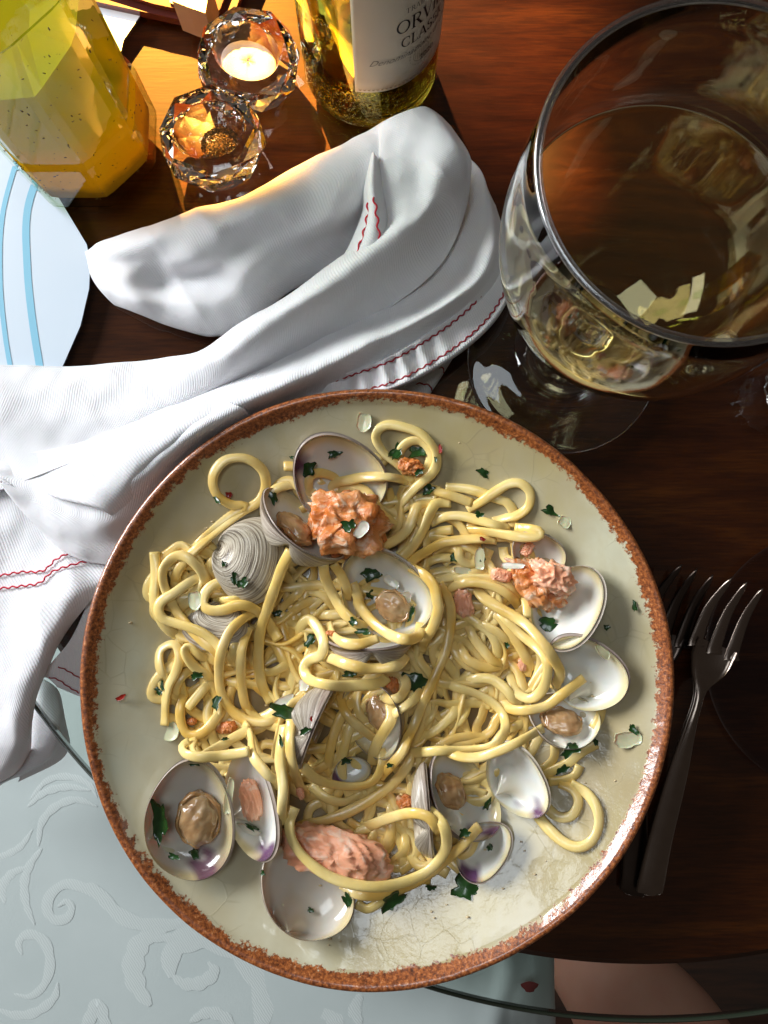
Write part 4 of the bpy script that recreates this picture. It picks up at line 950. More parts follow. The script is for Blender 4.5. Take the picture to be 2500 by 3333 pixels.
def clam(label, px, py, L, Hh, ang, tdir, tilt, up=True, meat=None, purple=0.0, pang=0.0, dark=0.0, lift=0.0, deep=0.35, q=62):
    s = 0.347/F; Lm, Hm = L*s, Hh*s; t = thing('clam_shell', label, 'clam')
    o, Vl = valve('shell', t, Lm, Hm, deep*Hm, M_so, M_si, purple, R_(pang), random.random()*50, dark)
    M = Matrix.Rotation(R_(tilt), 4, Vector((-math.sin(R_(tdir)), math.cos(R_(tdir)), 0))) @ Matrix.Rotation(R_(ang), 4, 'Z')
    if not up: M = M @ Matrix.Rotation(math.pi, 4, 'X')
    t.rotation_mode = 'QUATERNION'; t.rotation_quaternion = M.to_quaternion()
    A = np.array(M.to_3x3()); Vr = Vl @ A.T; ctr = (Vr.max(0)+Vr.min(0))/2; z = 0.03
    for _ in range(3):
        c = W(px, py, z); off = np.array([c[0]-ctr[0], c[1]-ctr[1], 0]); X = Vr+off
        dz = np.percentile(hget(X[:, 0], X[:, 1])-Vr[:, 2], q); dz = max(dz, (HM0[hidx(X[:, 0], X[:, 1])]-Vr[:, 2]).max()-0.0012); z = dz+ctr[2]+lift
    t.location = (off[0], off[1], dz+lift)
    X = Vr+np.array([off[0], off[1], dz+lift])
    if meat:
        mx, my, mr, mr2 = meat; sd = random.random()*40; ctr_ = (mx*Lm, my*Hm, -deep*Hm*0.42)
        mo, mv = lump('meat', t, mr*s, mr2*s, mr2*s*0.55, M_meat, sd, 0.20, 1.1, loc=ctr_)
        # frilled mantle round the plump belly
        nf = 90; fa = np.linspace(0, 2*np.pi, nf, endpoint=False); fr = []
        for q_ in (0.90, 1.00, 1.07, 1.02):
            k_ = {0.90: 0.22, 1.00: 0.16, 1.07: 0.02, 1.02: -0.12}[q_]
            fr.append(np.stack([ctr_[0]+mr*s*q_*np.cos(fa)*(1+0.025*np.sin(7*fa+sd)+0.03*np.sin(3*fa+sd)), ctr_[1]+mr2*s*q_*np.sin(fa)*(1+0.025*np.sin(9*fa+sd)+0.03*np.sin(4*fa)), ctr_[2]+mr2*s*(k_+0.10*np.sin(11*fa+sd*2)*(q_ > 1.05)+0.06*np.sin(5*fa+sd))], -1))
        mesh('mantle_frill', np.array(fr).reshape(-1, 3), grid_faces(4, nf, True, True), M_mantle, t)
        mV = mv @ A.T+np.array(t.location); i, j = hidx(mV[:, 0], mV[:, 1]); np.maximum.at(HM, (i, j), mV[:, 2]-0.001)
    # densify then stamp
    nt, na = 26, 72; G = X[nt*na:].reshape(nt, na, 3); G = np.concatenate([G, (G[:, :]+np.roll(G, 1, 1))/2], 1); G = np.concatenate([G, (G[1:]+G[:-1])/2]).reshape(-1, 3)
    Gi = X[:nt*na].reshape(nt, na, 3); Gi = np.concatenate([Gi, (Gi[:, :]+np.roll(Gi, 1, 1))/2], 1).reshape(-1, 3)
    for g in (G, Gi):
        for a in (0, 1):
            for b in (0, 1):
                i, j = hidx(g[:, 0]+a*CELL*.9, g[:, 1]+b*CELL*.9); np.maximum.at(HM, (i, j), g[:, 2])
    return t
def flaky(name, rx, ry, rz, mat, seed, n, amp, tilt=30):
    rnd = random.Random(seed); out = []
    for k in range(n):
        u = (k+0.5)/n*2-1; w = math.sqrt(max(0.12, 1-u*u*0.92)); th = R_(tilt+rnd.uniform(-7, 7)); yaw = R_(rnd.uniform(-14, 14)); V = []
        ax, ay, az = rx/n*2.2*rnd.uniform(.8, 1.2), ry*w*rnd.uniform(.88, 1.08), rz*w*rnd.uniform(.9, 1.15); n1, n2 = 12, 26
        for i in range(n1+1):
            ph = math.pi*i/n1
            for j in range(n2):
                a = 2*math.pi*j/n2; d = Vector((math.sin(ph)*math.cos(a), math.sin(ph)*math.sin(a), math.cos(ph)))
                q = 1+amp*mnoise.noise(d*2.2+Vector((seed+k*3, 0, 0)))+amp*.5*mnoise.noise(d*6+Vector((0, seed+k, 0)))
                p = Vector((math.copysign(abs(d.x)**.8, d.x)*ax*q, math.copysign(abs(d.y)**.8, d.y)*ay*q, math.copysign(abs(d.z)**.8, d.z)*az*q))
                p.x += 0.25*ax*(abs(d.y))**2*-1.5
                p = Matrix.Rotation(yaw, 3, 'Z') @ (Matrix.Rotation(th, 3, 'Y') @ p)
                V.append((p.x+u*rx*0.86, p.y+rnd.uniform(-.0, .0), p.z))
        out.append((V, grid_faces(n1+1, n2, True)))
    V, Fc = join(out); return mesh(name, V, Fc, mat), V
def place_lump(name, label, cat, px, py, lx, ly, lz, ang, mat, seed, group=None, emb=0.25, flake=1.0, amp=0.25, sq=0.85, part='flesh', tilt=0):
    s = 0.355/F; c0 = W(px, py, 0.03); z = float(np.percentile(hget(c0[0]+np.linspace(-lx*s, lx*s, 9)*.5, c0[1]+np.linspace(-ly*s, ly*s, 9)*.5), 70))+lz*s*(1-emb)
    c = W(px, py, z)
    o, V = lump(name, None, lx*s, ly*s, lz*s, mat, seed, amp, 2.0, flake, sq=sq)
    o.location = tuple(c); o.rotation_euler = (R_(tilt), 0, R_(ang)); tag(o, label, cat, group)
    ca, sa = math.cos(R_(ang)), math.sin(R_(ang)); X = V.copy(); X[:, 0] = V[:, 0]*ca-V[:, 1]*sa; X[:, 1] = V[:, 0]*sa+V[:, 1]*ca; X += c
    i, j = hidx(X[:, 0], X[:, 1]); np.maximum.at(HM, (i, j), X[:, 2])
    return o
exec_order = []
A_ = lambda v, pts, **k: strand(cv(v, pts), **k)
# ---- strands lying low
A_(1, [(200,1290),(250,1150),(370,1010),(520,880),(680,760),(790,690),(838,600),(830,500),(770,430),(680,395),(570,410),(500,480),(482,570),(520,655),(610,712),(700,722),(600,790),(480,890),(380,980),(330,1050)])
A_(1, [(90,1030),(95,1130),(90,1230),(85,1330),(100,1430),(160,1530),(230,1590),(290,1640)], free=(1,0))
A_(1, [(480,1230),(450,1150),(480,1090),(540,1060),(620,1040)])
A_(1, [(1080,560),(980,580),(900,610),(840,700),(820,780)])
A_(1, [(960,450),(1020,450),(1080,470)], free=(1,0))
A_(1, [(1515,375),(1570,385),(1620,420)])
A_(2, [(0,450),(60,440),(110,400)])
A_(1, [(1200,1350),(1100,1380),(1020,1440),(1000,1530)])
A_(1, [(1120,1290),(1220,1320),(1290,1390),(1340,1450)])
A_(3, [(720,400),(730,520),(770,560),(860,600),(960,560),(1040,490)])
A_(3, [(930,360),(1000,390),(1080,420)])
A_(3, [(740,660),(800,720),(870,770)])
A_(3, [(860,650),(950,695),(1070,680)])
A_(3, [(220,820),(225,720),(260,640),(320,590),(400,580)])
A_(3, [(400,370),(470,500),(560,560),(600,620)])
A_(3, [(540,900),(620,890),(700,880)])
A_(2, [(130,600),(150,680),(130,740),(160,800)])
A_(2, [(60,560),(90,640),(100,700)])
A_(2, [(330,640),(270,700),(200,760),(180,800)])
A_(2, [(520,590),(640,600),(760,630),(860,670),(940,700),(985,780),(970,860)])
A_(2, [(340,1140),(440,1080),(560,1070),(660,1110)])
A_(2, [(500,1000),(600,1010),(620,1080),(690,1110),(760,1070)])
A_(2, [(520,1170),(640,1180),(760,1170),(830,1150)])
A_(7, [(830,470),(870,590),(920,660),(970,720),(1030,830),(1060,860)])
A_(7, [(800,0),(860,60),(900,160),(900,260)])
A_(7, [(1130,380),(1130,480),(1180,580),(1260,640),(1340,660),(1430,660)])
A_(7, [(900,780),(820,870),(740,960),(700,1020)])
A_(7, [(760,1080),(700,1160),(640,1220),(600,1300)])
A_(4, [(500,330),(560,400),(600,460),(700,500),(780,500),(870,480)])
A_(4, [(620,240),(740,270),(850,360),(900,430)])
A_(4, [(410,700),(380,780),(330,850),(300,900)])
A_(4, [(1000,830),(900,850),(830,880),(760,960)])
A_(4, [(1120,950),(1110,1050),(1040,1120)])
A_(4, [(1400,740),(1390,800),(1350,870)])
A_(4, [(1270,1090),(1240,1150),(1170,1180),(1080,1190)])
A_(4, [(1370,960),(1280,1010),(1190,1080),(1100,1130),(1040,1170)], free=(1,0))
A_(4, [(1150,1200),(1230,1240),(1260,1310),(1220,1390),(1140,1400),(1070,1340),(1040,1260)])
A_(4, [(1220,1205),(1310,1260),(1370,1350),(1380,1450),(1340,1540),(1260,1580),(1170,1550),(1090,1480),(1010,1390),(960,1330)])
A_(5, [(820,470),(830,400),(850,330),(880,260)])
A_(5, [(900,420),(920,520),(910,600)])
A_(5, [(1000,470),(1030,560),(1010,640),(960,690)])
A_(5, [(940,340),(950,440),(940,560),(890,640)])
A_(5, [(760,900),(820,930),(880,900),(920,860)])
A_(5, [(1040,600),(1080,680),(1150,700),(1250,640)])
A_(5, [(1150,300),(1250,380),(1330,440),(1420,480)])
A_(6, [(1060,130),(1060,260),(1080,400),(1090,560),(1090,700)])
A_(3, [(550,1180),(545,1240),(560,1300)])
A_(5, [(520,480),(500,440),(520,380),(600,350)])
# ---- clams
clam('closed grey-white clam shell, outside up, left of the salmon chunk', 806, 1826, 300, 232, 258, 180, 10, False, q=75, deep=0.36)
clam('half clam shell with brown meat tilted on its side left of the seared salmon', 985, 1712, 350, 240, 136, 50, 60, True, (0.05, 0.0, 75, 60), purple=0.5, pang=180, dark=0.35, q=60)
clam('open clam shell with dark purple hinge at the top of the heap', 1112, 1560, 335, 275, 150, -45, 18, True, None, purple=1.0, pang=35, q=55)
clam('large white clam shell with grey meat in the centre of the plate', 1262, 1925, 345, 262, 141, 225, 12, True, (-0.12, 0.08, 62, 50), q=72)
clam('grey clam shell sliver lying outside up under the left strands', 700, 2040, 240, 160, 168, 90, 20, False, q=60)
clam('clam shell seen edge-on with streaked outside just below the centre', 1202, 2108, 290, 200, 175, 92, 76, True, None, q=66)
clam('upright clam shell with brown streaks standing left of the lower centre', 1008, 2366, 300, 210, 66, -22, 84, True, None, dark=0.4, q=66, deep=0.46)
clam('white clam shell with brown meat half hidden by strands at the lower centre', 1212, 2345, 270, 200, -60, 190, 28, True, (0.0, 0.1, 60, 44), q=45)
clam('small white shell fragment with a purple edge below the centre', 1145, 2512, 135, 92, 18, 0, 8, True, None, purple=1.0, pang=200, q=70)
clam('large clam shell holding plump meat with parsley on its rim, lower left', 624, 2660, 385, 262, 97, -10, 14, True, (0.0, -0.10, 86, 70), purple=0.62, pang=200, dark=0.20, q=60)
clam('narrow white clam shell with a purple tip holding a salmon bit, lower left', 824, 2612, 350, 235, 107, 185, 40, True, None, purple=0.7, pang=180, q=60)
clam('tilted clam shell with creamy inside at the bottom of the heap', 1003, 2896, 340, 245, 140, 50, 30, True, None, dark=0.30, q=60)
clam('clam shell behind the orange salmon at the right of the heap', 1752, 1808, 190, 150, 150, 250, 15, True, None, dark=0.2, q=60)
clam('bright white clam shell beside the orange salmon at the right', 1845, 1978, 300, 215, 62, 150, 28, True, None, q=60)
clam('white clam shell with a blue-white hollow, farthest right', 1906, 2184, 290, 220, 141, 225, 16, True, None, q=58)
clam('clam shell holding folded meat under the farthest right shell', 1838, 2348, 240, 178, 168, 90, 28, True, (0.05, 0.0, 68, 46), q=55)
clam('dark-streaked clam shell with brown meat and purple tip at the lower right', 1513, 2588, 320, 230, 128, 38, 40, True, (0.14, 0.05, 62, 50), purple=0.55, pang=180, dark=0.08, q=60)
clam('white clam shell with a vivid purple tip right of the brown-meat shell', 1682, 2530, 270, 185, 118, 205, 28, True, None, purple=0.6, pang=180, q=60)
clam('long grey clam shell seen edge-on between strands near the bottom', 1376, 2640, 310, 170, 100, 5, 88, True, None, q=66)
clam('pale clam shell with a faint purple edge below the brown-meat shell', 1574, 2768, 215, 150, 48, 135, 22, True, None, purple=0.9, pang=190, q=55)
# ---- strands over
A_(1, [(450,1290),(410,1170),(340,1090),(270,1055),(200,1080),(150,1150),(150,1230),(180,1320),(230,1420),(290,1500),(350,1570),(420,1640),(500,1700),(600,1790)])
A_(1, [(390,1185),(300,1250),(220,1310),(140,1360),(115,1420),(150,1480),(230,1510),(330,1540),(420,1580),(500,1640),(560,1720),(640,1800)])
A_(3, [(150,960),(160,820),(180,700),(230,600),(260,500),(240,420),(190,410),(130,450),(120,540),(150,640),(190,700)])
A_(3, [(500,530),(400,490),(330,425),(295,440),(305,490),(360,560),(440,620),(510,690)])
A_(3, [(500,640),(430,700),(370,770),(310,840)], free=(0,1))
A_(1, [(710,1350),(620,1355),(540,1360),(470,1365)])
A_(1, [(540,1230),(470,1260),(425,1320),(420,1390),(470,1425),(560,1420),(650,1390),(730,1400),(810,1450),(870,1530),(930,1625)], wid=1.12, free=(0,1))
A_(3, [(640,330),(615,480),(600,560)])
A_(3, [(710,300),(680,420),(670,540),(680,700),(700,820),(730,920)])
A_(1, [(1000,1010),(960,1110),(920,1220),(880,1330),(850,1420),(810,1530),(795,1640),(790,1760),(800,1870),(830,1970),(870,2050)], wid=1.1)
A_(3, [(760,190),(680,240),(600,320),(545,440),(525,560),(530,700),(570,800),(640,880),(740,930),(860,935),(965,890)])
A_(3, [(290,700),(265,800),(262,900),(295,1000),(365,1025),(440,985),(510,900),(560,830)])
A_(3, [(430,800),(440,840),(430,900)])
A_(3, [(690,950),(760,1010),(800,1100),(860,1200),(890,1300),(920,1400)])
A_(3, [(720,1000),(620,1040),(540,1080),(450,1110),(380,1085),(350,1040)])
A_(3, [(730,1130),(620,1150),(500,1165),(390,1170),(290,1150),(268,1115),(310,1085)], free=(1,0))
A_(3, [(1000,930),(1000,1060),(1010,1160),(1040,1280),(1080,1380),(1130,1480)])
A_(3, [(950,970),(940,1080),(940,1200),(960,1330),(970,1450),(985,1560)])
A_(1, [(1080,1200),(1070,1290),(1000,1360),(930,1420)])
A_(1, [(1160,1460),(1260,1455),(1380,1450)])
A_(1, [(1170,650),(1130,590),(1140,520),(1200,495),(1290,515),(1330,560)])
A_(1, [(1220,1110),(1240,1200),(1290,1310),(1360,1430),(1450,1510),(1560,1560)], wid=1.1)
A_(1, [(1290,1110),(1350,1190),(1390,1290),(1380,1350)])
strand(cv(1, [(1420,1240),(1460,1330)])+cv(7, [(400,160),(470,260),(570,350),(680,410),(780,430),(860,400),(885,310)]), wid=1.1)
A_(7, [(160,310),(200,380),(300,430),(420,440),(550,410)], free=(0,1))
A_(1, [(1290,650),(1340,610),(1430,590),(1520,620),(1580,700),(1640,790),(1715,850),(1780,880)])
A_(1, [(1270,640),(1300,570),(1400,545),(1500,525),(1620,520),(1760,535),(1800,560)], wid=1.1)
A_(2, [(440,690),(340,710),(300,790),(260,880),(180,950),(80,990)], wid=1.1)
A_(2, [(380,580),(470,620),(560,650),(700,700)], free=(0,1))
A_(2, [(560,690),(460,700),(410,780),(370,880),(310,980),(220,1070)], wid=1.15)
A_(2, [(570,880),(480,890),(400,920)], free=(1,0))
A_(2, [(190,400),(230,320),(290,280),(360,285),(415,350),(405,440),(350,520),(270,590)])
A_(2, [(310,545),(200,440),(110,370),(50,270),(70,200),(140,172),(250,190),(350,230),(430,310),(462,400),(440,480),(370,550),(290,620),(220,700),(180,780)])
A_(2, [(670,740),(760,690),(860,620),(950,570),(1030,570),(1090,630),(1080,720),(1010,780),(920,800),(840,820)])
A_(2, [(620,880),(760,890),(900,910),(1040,930),(1145,925),(1155,890),(1080,870),(1000,860)])
A_(2, [(420,830),(520,790),(640,790),(760,820),(880,850),(960,850)])
A_(2, [(870,950),(740,940),(620,950),(500,970),(400,1020),(320,1070),(278,1115)])
A_(2, [(820,1010),(800,1080),(830,1130)])
A_(2, [(930,990),(940,1060),(985,1100)])
A_(2, [(520,1240),(600,1215),(720,1205),(860,1220),(960,1280),(1050,1380)])
A_(2, [(530,1285),(640,1240),(740,1240),(860,1270),(960,1330),(1040,1410)])
A_(4, [(600,200),(620,300),(680,390),(760,470),(860,470)])
A_(4, [(690,150),(780,190),(850,290),(920,400),(960,480),(950,560)], wid=1.1)
A_(4, [(740,130),(840,230),(920,310),(1010,380),(1065,460),(1070,560),(1030,650),(960,690),(880,640),(850,520)])
A_(4, [(655,30),(700,90),(790,150),(880,200),(960,260),(1040,350),(1110,450),(1150,540),(1130,640)], wid=1.1)
A_(2, [(1070,1340),(1085,1400),(1090,1480)])
A_(4, [(340,400),(420,430),(490,500),(540,590)])
A_(4, [(350,600),(290,680),(190,760),(150,800)])
A_(4, [(550,680),(520,770),(440,850),(350,910),(260,930)])
A_(4, [(600,700),(580,770),(530,840),(465,850)])
A_(4, [(700,730),(680,800),(650,860),(660,950)])
A_(4, [(555,610),(640,570),(740,575),(820,630),(880,700),(940,720)])
strand(cv(2, [(280,1130),(370,1180),(440,1260),(460,1350)])+cv(7, [(1010,200),(970,330),(910,430),(880,530)]), wid=1.1)
A_(7, [(340,830),(330,930),(260,1030),(210,1150),(180,1270),(160,1400),(150,1500)])
A_(7, [(240,860),(280,970),(340,1050),(420,1120),(500,1190),(560,1260)])
A_(7, [(660,700),(720,700),(765,780),(720,870),(640,905),(580,870)])
A_(7, [(640,940),(650,1040),(600,1130),(540,1230),(510,1320),(500,1410)], wid=1.15)
A_(7, [(80,560),(200,580),(320,625),(450,650),(560,650),(700,630),(760,560)], wid=1.1)
A_(3, [(1080,390),(1075,300),(1130,240),(1190,300),(1230,400),(1215,480),(1140,510),(1100,570),(1130,640),(1220,675),(1340,690),(1480,685),(1600,680),(1660,640)], wid=1.12)
A_(4, [(430,570),(520,620),(620,650),(710,690),(790,760),(820,840),(800,920),(740,970),(640,990),(520,1000),(400,1005),(280,1015),(200,1030)])
A_(4, [(1060,880),(960,920),(860,970),(760,1010),(660,1040),(550,1040),(450,1010)])
A_(4, [(1290,565),(1220,620),(1140,680),(1060,735),(950,760),(860,755),(820,720),(780,660)], free=(1,0))
A_(5, [(510,280),(600,330),(700,350),(800,310)])
A_(5, [(460,170),(560,230),(680,262),(800,260),(870,220),(905,140),(890,80)])
A_(5, [(440,520),(560,470),(680,420),(800,360),(880,310),(960,250),(1040,150),(1060,60)], wid=1.1)
strand(cv(2, [(480,1240),(540,1350)])+cv(7, [(1110,240),(1100,380),(1060,540),(1000,680),(940,820),(880,950),(830,1080),(780,1180),(730,1300),(650,1400),(560,1520)]))
A_(5, [(780,520),(860,470),(960,430),(1060,410),(1150,430),(1200,490),(1215,570)], wid=1.1)
A_(5, [(680,815),(760,850),(880,855),(980,830),(1090,780),(1180,720),(1260,650),(1350,570),(1440,510)])
# ---- salmon
SG = 'salmon pieces among the pasta'
place_lump('salmon_chunk', 'large seared orange salmon chunk with crusty white bits near the top', 'salmon', 1122, 1706, 128, 102, 75, -8, M_sear, 3.1, SG, 0.25, 0.7, 0.38, 0.8)
place_lump('salmon_chunk', 'long flaky pink salmon piece under a strand near the bottom', 'salmon', 1092, 2778, 178, 76, 60, -14, M_pink, 7.7, SG, 0.05, 1.5, 0.13, 0.8)
place_lump('salmon_chunk', 'ragged orange salmon flake beside the white shells at the right', 'salmon', 1752, 1896, 96, 62, 48, -48, M_sear, 11.2, SG, 0.2, 1.0, 0.5)
place_lump('salmon_chunk', 'pale pink back part of the right salmon flake', 'salmon', 1800, 1880, 70, 46, 34, -25, M_pink, 12.9, SG, 0.2, 1.2, 0.4)
place_lump('salmon_piece', 'short pink salmon stick above the right salmon flake', 'salmon', 1716, 1788, 26, 17, 14, 55, M_pink, 1.2, SG, 0.1, 1.2, 0.2, 0.7)
place_lump('salmon_piece', 'small ridged pink salmon bit left of the right flake', 'salmon', 1632, 1873, 34, 22, 18, -15, M_pink, 2.2, SG, 0.1, 1.5, 0.2, 0.7)
place_lump('salmon_piece', 'pink salmon block on strands right of the centre shell', 'salmon', 1510, 1964, 30, 46, 24, 12, M_pink, 4.4, SG, 0.1, 1.0, 0.2, 0.6)
place_lump('salmon_piece', 'orange salmon bit inside the top noodle loop', 'salmon', 1335, 1518, 44, 28, 24, -10, M_sear, 5.9, SG, 0.4, 1.0, 0.3)
place_lump('salmon_piece', 'pink salmon wedge lying in the purple-tipped shell', 'salmon', 816, 2604, 34, 66, 20, 12, M_pink, 6.6, SG, 0.2, 0.8, 0.12, 0.75)
place_lump('salmon_piece', 'small orange salmon crumb above the long pink piece', 'salmon', 1324, 2614, 34, 24, 20, -20, M_sear, 8.3, SG, 0.1, 1.0, 0.3)
place_lump('salmon_piece', 'tiny pink salmon crumb below the upright shell', 'salmon', 978, 2582, 12, 20, 8, 20, M_pink, 9.3, SG, 0.1, 1.0, 0.2)
place_lump('salmon_piece', 'tiny salmon crumb between right-hand strands', 'salmon', 1700, 2164, 14, 22, 9, 10, M_pink, 9.9, SG, 0.1, 1.0, 0.2)
place_lump('salmon_piece', 'orange salmon bit among the yellow left strands', 'salmon', 738, 2368, 34, 20, 14, 10, M_sear, 10.3, SG, 0.5, 1.0, 0.2)
place_lump('salmon_piece', 'small orange salmon bit at the left end of the heap', 'salmon', 624, 2348, 16, 12, 10, 0, M_sear, 10.8, SG, 0.2, 1.0, 0.2)
place_lump('salmon_piece', 'orange salmon crumb on the edge-on shell lip', 'salmon', 1080, 2062, 20, 9, 8, -10, M_sear, 13.8, SG, 0.1, 1.0, 0.2)
place_lump('salmon_piece', 'dark orange salmon piece under the noodle curl below centre', 'salmon', 1275, 2235, 24, 30, 12, 0, M_sear, 14.8, SG, 0.4, 1.0, 0.2)
A_(5, [(430,380),(400,470),(420,560),(480,650),(580,730),(700,780),(850,800),(1000,780),(1130,730),(1210,660),(1250,570),(1230,470),(1160,410)], wid=1.05)

# ---------------------------------------------------------------- garnish
def leaf(name, label, cat, px, py, L, Wd, ang, mat, group, seed, ragged=0.3, thick=0.0004, curl=0.35, dz=0.0):
    s = 0.36/F; a, b = L*s/2, Wd*s/2; nr, na = 5, 22; V = []
    rnd = random.Random(seed); ph = [rnd.uniform(0, 6.28) for _ in range(4)]
    cx = W(px, py, 0.02); z0 = float(hget(cx[0], cx[1], 0.001)[0]); c = W(px, py, z0+0.0008+dz)
    ca, sa = math.cos(R_(ang)), math.sin(R_(ang))
    for side in (0, 1):
        for i in range(nr):
            f = i/(nr-1)+1e-3
            for j in range(na):
                t = 2*math.pi*j/na; r = f*(1+ragged*(0.5*math.sin(3*t+ph[0])+0.5*math.sin(5*t+ph[1])+0.35*math.sin(8*t+ph[2])))
                sq = 1/max(abs(math.cos(t)), abs(math.sin(t)))**0.5
                x, y = a*r*math.cos(t)*sq, b*r*math.sin(t)*sq
                z = curl*(min(a, b))*(0.9*(y/b)**2*0.5+0.35*math.sin(x/a*3+ph[3])) + (0 if side == 0 else -thick)
                V.append((x*ca-y*sa, x*sa+y*ca, z+thick))
    k = nr*na; Fc = grid_faces(nr, na, True)+[q[::-1] for q in grid_faces(nr, na, True, off=k)]
    Fc += [((nr-1)*na+j, (nr-1)*na+(j+1) % na, k+(nr-1)*na+(j+1) % na, k+(nr-1)*na+j)[::-1] for j in range(na)]
    o = mesh(name, V, Fc, mat); o.location = tuple(c)
    sl = rnd.uniform(-0.25, 0.25); o.rotation_euler = (sl, rnd.uniform(-0.25, 0.25), 0)
    return tag(o, label, cat, group)
PG = 'chopped parsley scraps'
PL = [(1212,1868,74,40,10,'dark parsley leaf in the centre shell above the meat'),(926,2314,92,46,-15,'broad parsley leaf left of the upright shell'),(520,2672,46,120,4,'long dark parsley strip over the rim of the lower left shell'),
(1514,2888,76,66,-20,'ragged parsley clump on the plate below the heap at the right'),(1276,2932,78,46,40,'dark parsley piece on the plate under the lowest strand'),(1350,2222,80,66,-30,'parsley leaf between strands right of the noodle curl'),
(1786,2036,72,50,-15,'parsley leaf at the foot of the bright white shell'),(1360,1468,60,46,0,'dark parsley leaf inside the top noodle loop'),(1291,1470,34,64,-30,'glossy parsley leaf crossing the left of the top loop'),
(1572,1539,42,24,-35,'single parsley fleck on bare plate right of the top loop'),(1793,1663,52,32,-15,'parsley fleck on bare plate near the right loop'),(2065,1973,14,34,0,'thin parsley fleck near the right rim'),
(1975,2042,20,16,20,'tiny parsley fleck right of the white shells'),(2062,2375,36,20,-50,'parsley sliver beside the onion square at the right'),(1000,1527,60,44,15,'parsley scrap on the purple hinge of the top shell'),
(1089,1478,44,24,20,'parsley scrap inside the purple-hinged shell'),(888,1618,46,26,-60,'parsley in the brown-meat shell left of the seared salmon'),(1134,1711,44,36,20,'parsley on top of the seared salmon chunk'),
(762,1884,18,44,10,'upper parsley sliver on the closed shell'),(790,1898,36,28,35,'lower parsley sliver on the closed shell'),(728,1836,14,18,0,'tiny parsley dot on the closed shell edge'),
(706,1627,38,12,-50,'parsley sliver on the big left noodle ring'),(950,1489,14,10,0,'tiny parsley dot on the plate left of the top shell'),(706,2282,24,54,-20,'pointed parsley piece on the left strands'),
(640,2198,38,24,10,'parsley bit at the bend of a left strand'),(516,2248,34,16,-45,'parsley sprig on the plate left of the heap'),(528,2232,10,34,5,'thin parsley stalk left of the heap'),(1008,2086,26,46,-30,'parsley in the crook of the bent strand'),
(1138,2192,42,24,5,'parsley scrap on the wide strand below the edge-on shell'),(1182,2056,50,20,-5,'dark parsley under the strand above the edge-on shell'),(1150,2024,28,24,-40,'parsley bit left of the centre shell'),(902,1996,30,20,20,'parsley beside the thick strand end'),
(732,2404,22,10,10,'tiny parsley on the lower left strand'),(992,2378,34,18,35,'curled herb bit on the upright shell'),(914,2412,10,38,10,'parsley sliver on a vertical strand'),(1126,2476,32,20,0,'black-green herb above the small shell fragment'),
(1856,2440,60,36,40,'dark parsley under the lower right strands'),(1831,2504,44,22,30,'parsley sliver on a lower right strand'),(1938,2415,16,22,30,'tiny parsley at a strand end on the right'),(1587,2616,18,42,-25,'parsley inside the brown-meat shell'),
(1512,2710,32,26,0,'parsley on the plate-side of the brown-meat shell'),(1595,2757,20,22,10,'parsley fleck on the pale lower shell'),(1402,2888,34,16,-15,'parsley fleck on the plate left of the ragged clump'),(856,2841,12,16,0,'tiny parsley left of the bottom shell'),
(1012,2962,20,14,-10,'tiny parsley in the creamy bottom shell'),(1134,2932,26,50,35,'parsley under strands right of the bottom shell'),(1393,1592,40,36,20,'parsley where the top loop crosses itself'),(1363,1537,30,18,25,'parsley on the salmon in the top loop'),
(1419,1496,10,18,0,'parsley dot on the right of the top loop'),(1571,1816,18,30,0,'parsley on the onion strip'),(566,2788,34,16,-15,'parsley fleck near the foot of the lower left shell'),(633,2777,26,34,20,'parsley by the meat of the lower left shell'),
(633,2483,30,18,10,'parsley on the top rim of the lower left shell'),(822,2693,42,16,-25,'herb strip in the purple-tipped narrow shell'),(1338,1996,14,56,-15,'fine dill-like sprig in the centre shell'),(1205,1935,28,26,30,'dark herb beside the centre shell meat'),
(1560,1674,30,20,-25,'parsley by the strands below the right loop'),(1476,1815,22,30,10,'parsley between onion and strands'),(1268,2490,20,14,0,'parsley speck on a lower strand'),(1650,2100,14,20,20,'small parsley on the right-hand coils')]
for k, (x, y, l, w_, a, lb) in enumerate(PL): leaf('parsley_scrap', lb, 'parsley', x, y, l, w_, a, M_parsley, PG, k+1, 0.34)
OG = 'chopped onion bits'
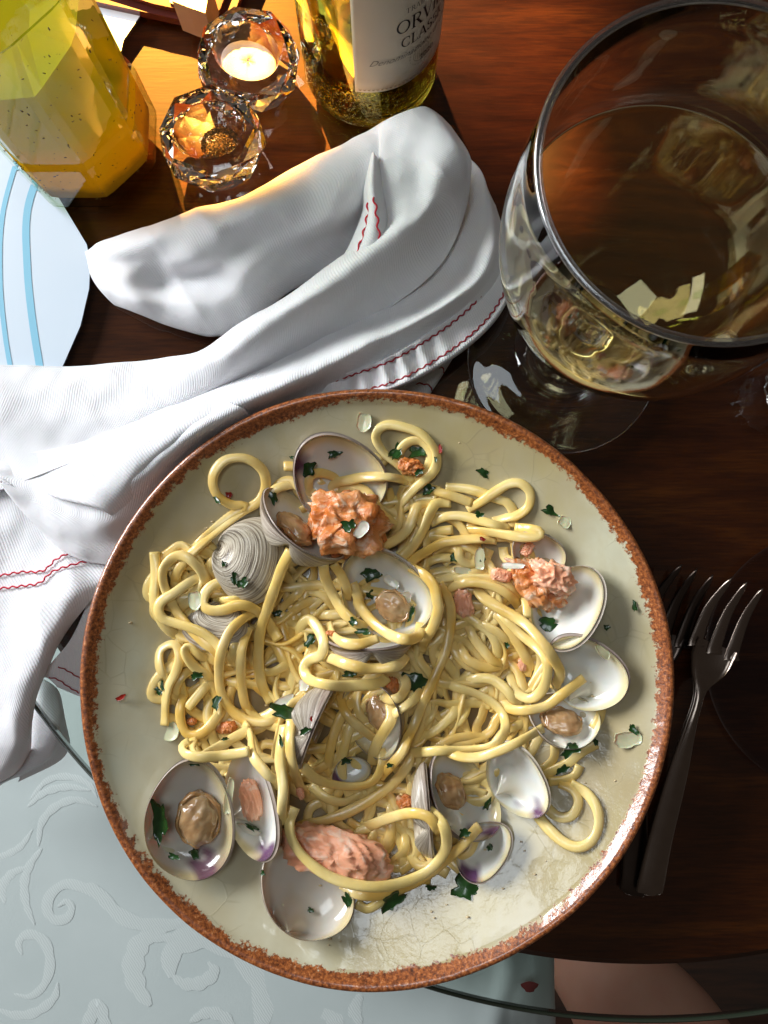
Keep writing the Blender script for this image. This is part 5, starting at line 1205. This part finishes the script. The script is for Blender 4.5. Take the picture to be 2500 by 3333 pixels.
for k, (x, y, l, w_, a, m, lb) in enumerate([(1185,1376,48,62,-10,M_onion,'clear onion piece on bare plate above the heap'),(1836,1700,42,38,-30,M_onion,'pale onion square on the plate beside a parsley fleck'),(2042,2405,88,50,10,M_onion,'largest flat onion square on the right of the plate'),
 (558,2382,60,56,30,M_onion,'glassy grey onion shard at the left end of the heap'),(924,2284,74,34,25,M_onionw,'white onion strip above the broad parsley leaf'),(1176,1724,60,36,55,M_onionw,'pinkish onion slice on the seared salmon'),
 (1562,1818,34,76,-3,M_onion,'upright onion strip between the right strands'),(1274,1893,62,30,-35,M_onionw,'white onion strip in the centre shell'),(1668,1842,78,20,-3,M_onionw,'long thin onion strip touching the right salmon flake'),
 (1960,2120,60,30,-50,M_onion,'clear onion bit behind the farthest right shell'),(636,1955,44,60,5,M_onion,'onion bit under the left strands'),(1505,1858,60,24,-8,M_onion,'onion slice near the upper middle strands'),
 (745,2590,26,120,-8,M_onion,'clear onion strip between the two lower left shells'),(808,2698,92,22,-18,M_onionw,'yellowish onion strip across the narrow shell'),(990,2228,34,40,0,M_onionw,'white garlic crumb at the top of the upright shell'),
 (1316,1945,46,40,10,M_onionw,'soft white crumb inside the centre shell')]):
    leaf('onion_bit', lb, 'onion', x, y, l, w_, a, m, OG, 100+k, 0.10, 0.0011, 0.2)
for k, (x, y, l, w_, a, lb) in enumerate([(393,2270,38,14,28,'dark red chili flake on bare plate at the left'),(745,1611,22,20,0,'red chili flake inside the left noodle ring'),(1013,2339,8,16,0,'red chili dot on the upright shell'),(1570,1754,20,12,-25,'red chili flake on the strand above the onion strip'),(1433,1462,12,30,5,'red chili flake right of the top loop')]):
    leaf('chili_flake', lb, 'chili flake', x, y, l, w_, a, M_chili, 'chili flakes', 200+k, 0.2)
# creamy crumbs scattered over the sauce film
cr = []
for k in range(150):
    a = random.random()*6.28; r = PLATE_R*math.sqrt(random.uniform(0.05, 0.8)); x, y = PLATE_C[0]+r*math.cos(a), PLATE_C[1]+r*math.sin(a); z = float(hget(x, y)[0]); s_ = random.uniform(0.0003, 0.0008)
    if z > plate_z(r)+0.002: continue
    cr.append(tube([(x-s_, y, z+0.0001), (x, y+s_*.4, z+s_*0.5), (x+s_, y, z+0.0001)], s_*0.7, s_*0.5, None, 5))
V, Fc = join(cr); tag(mesh('sauce_crumbs', V, Fc, m_simple('creamy_crumb', (0.66, 0.52, 0.30), 0.3)), 'tiny creamy crumbs scattered in the sauce film on the plate', 'crumbs', kind='stuff')
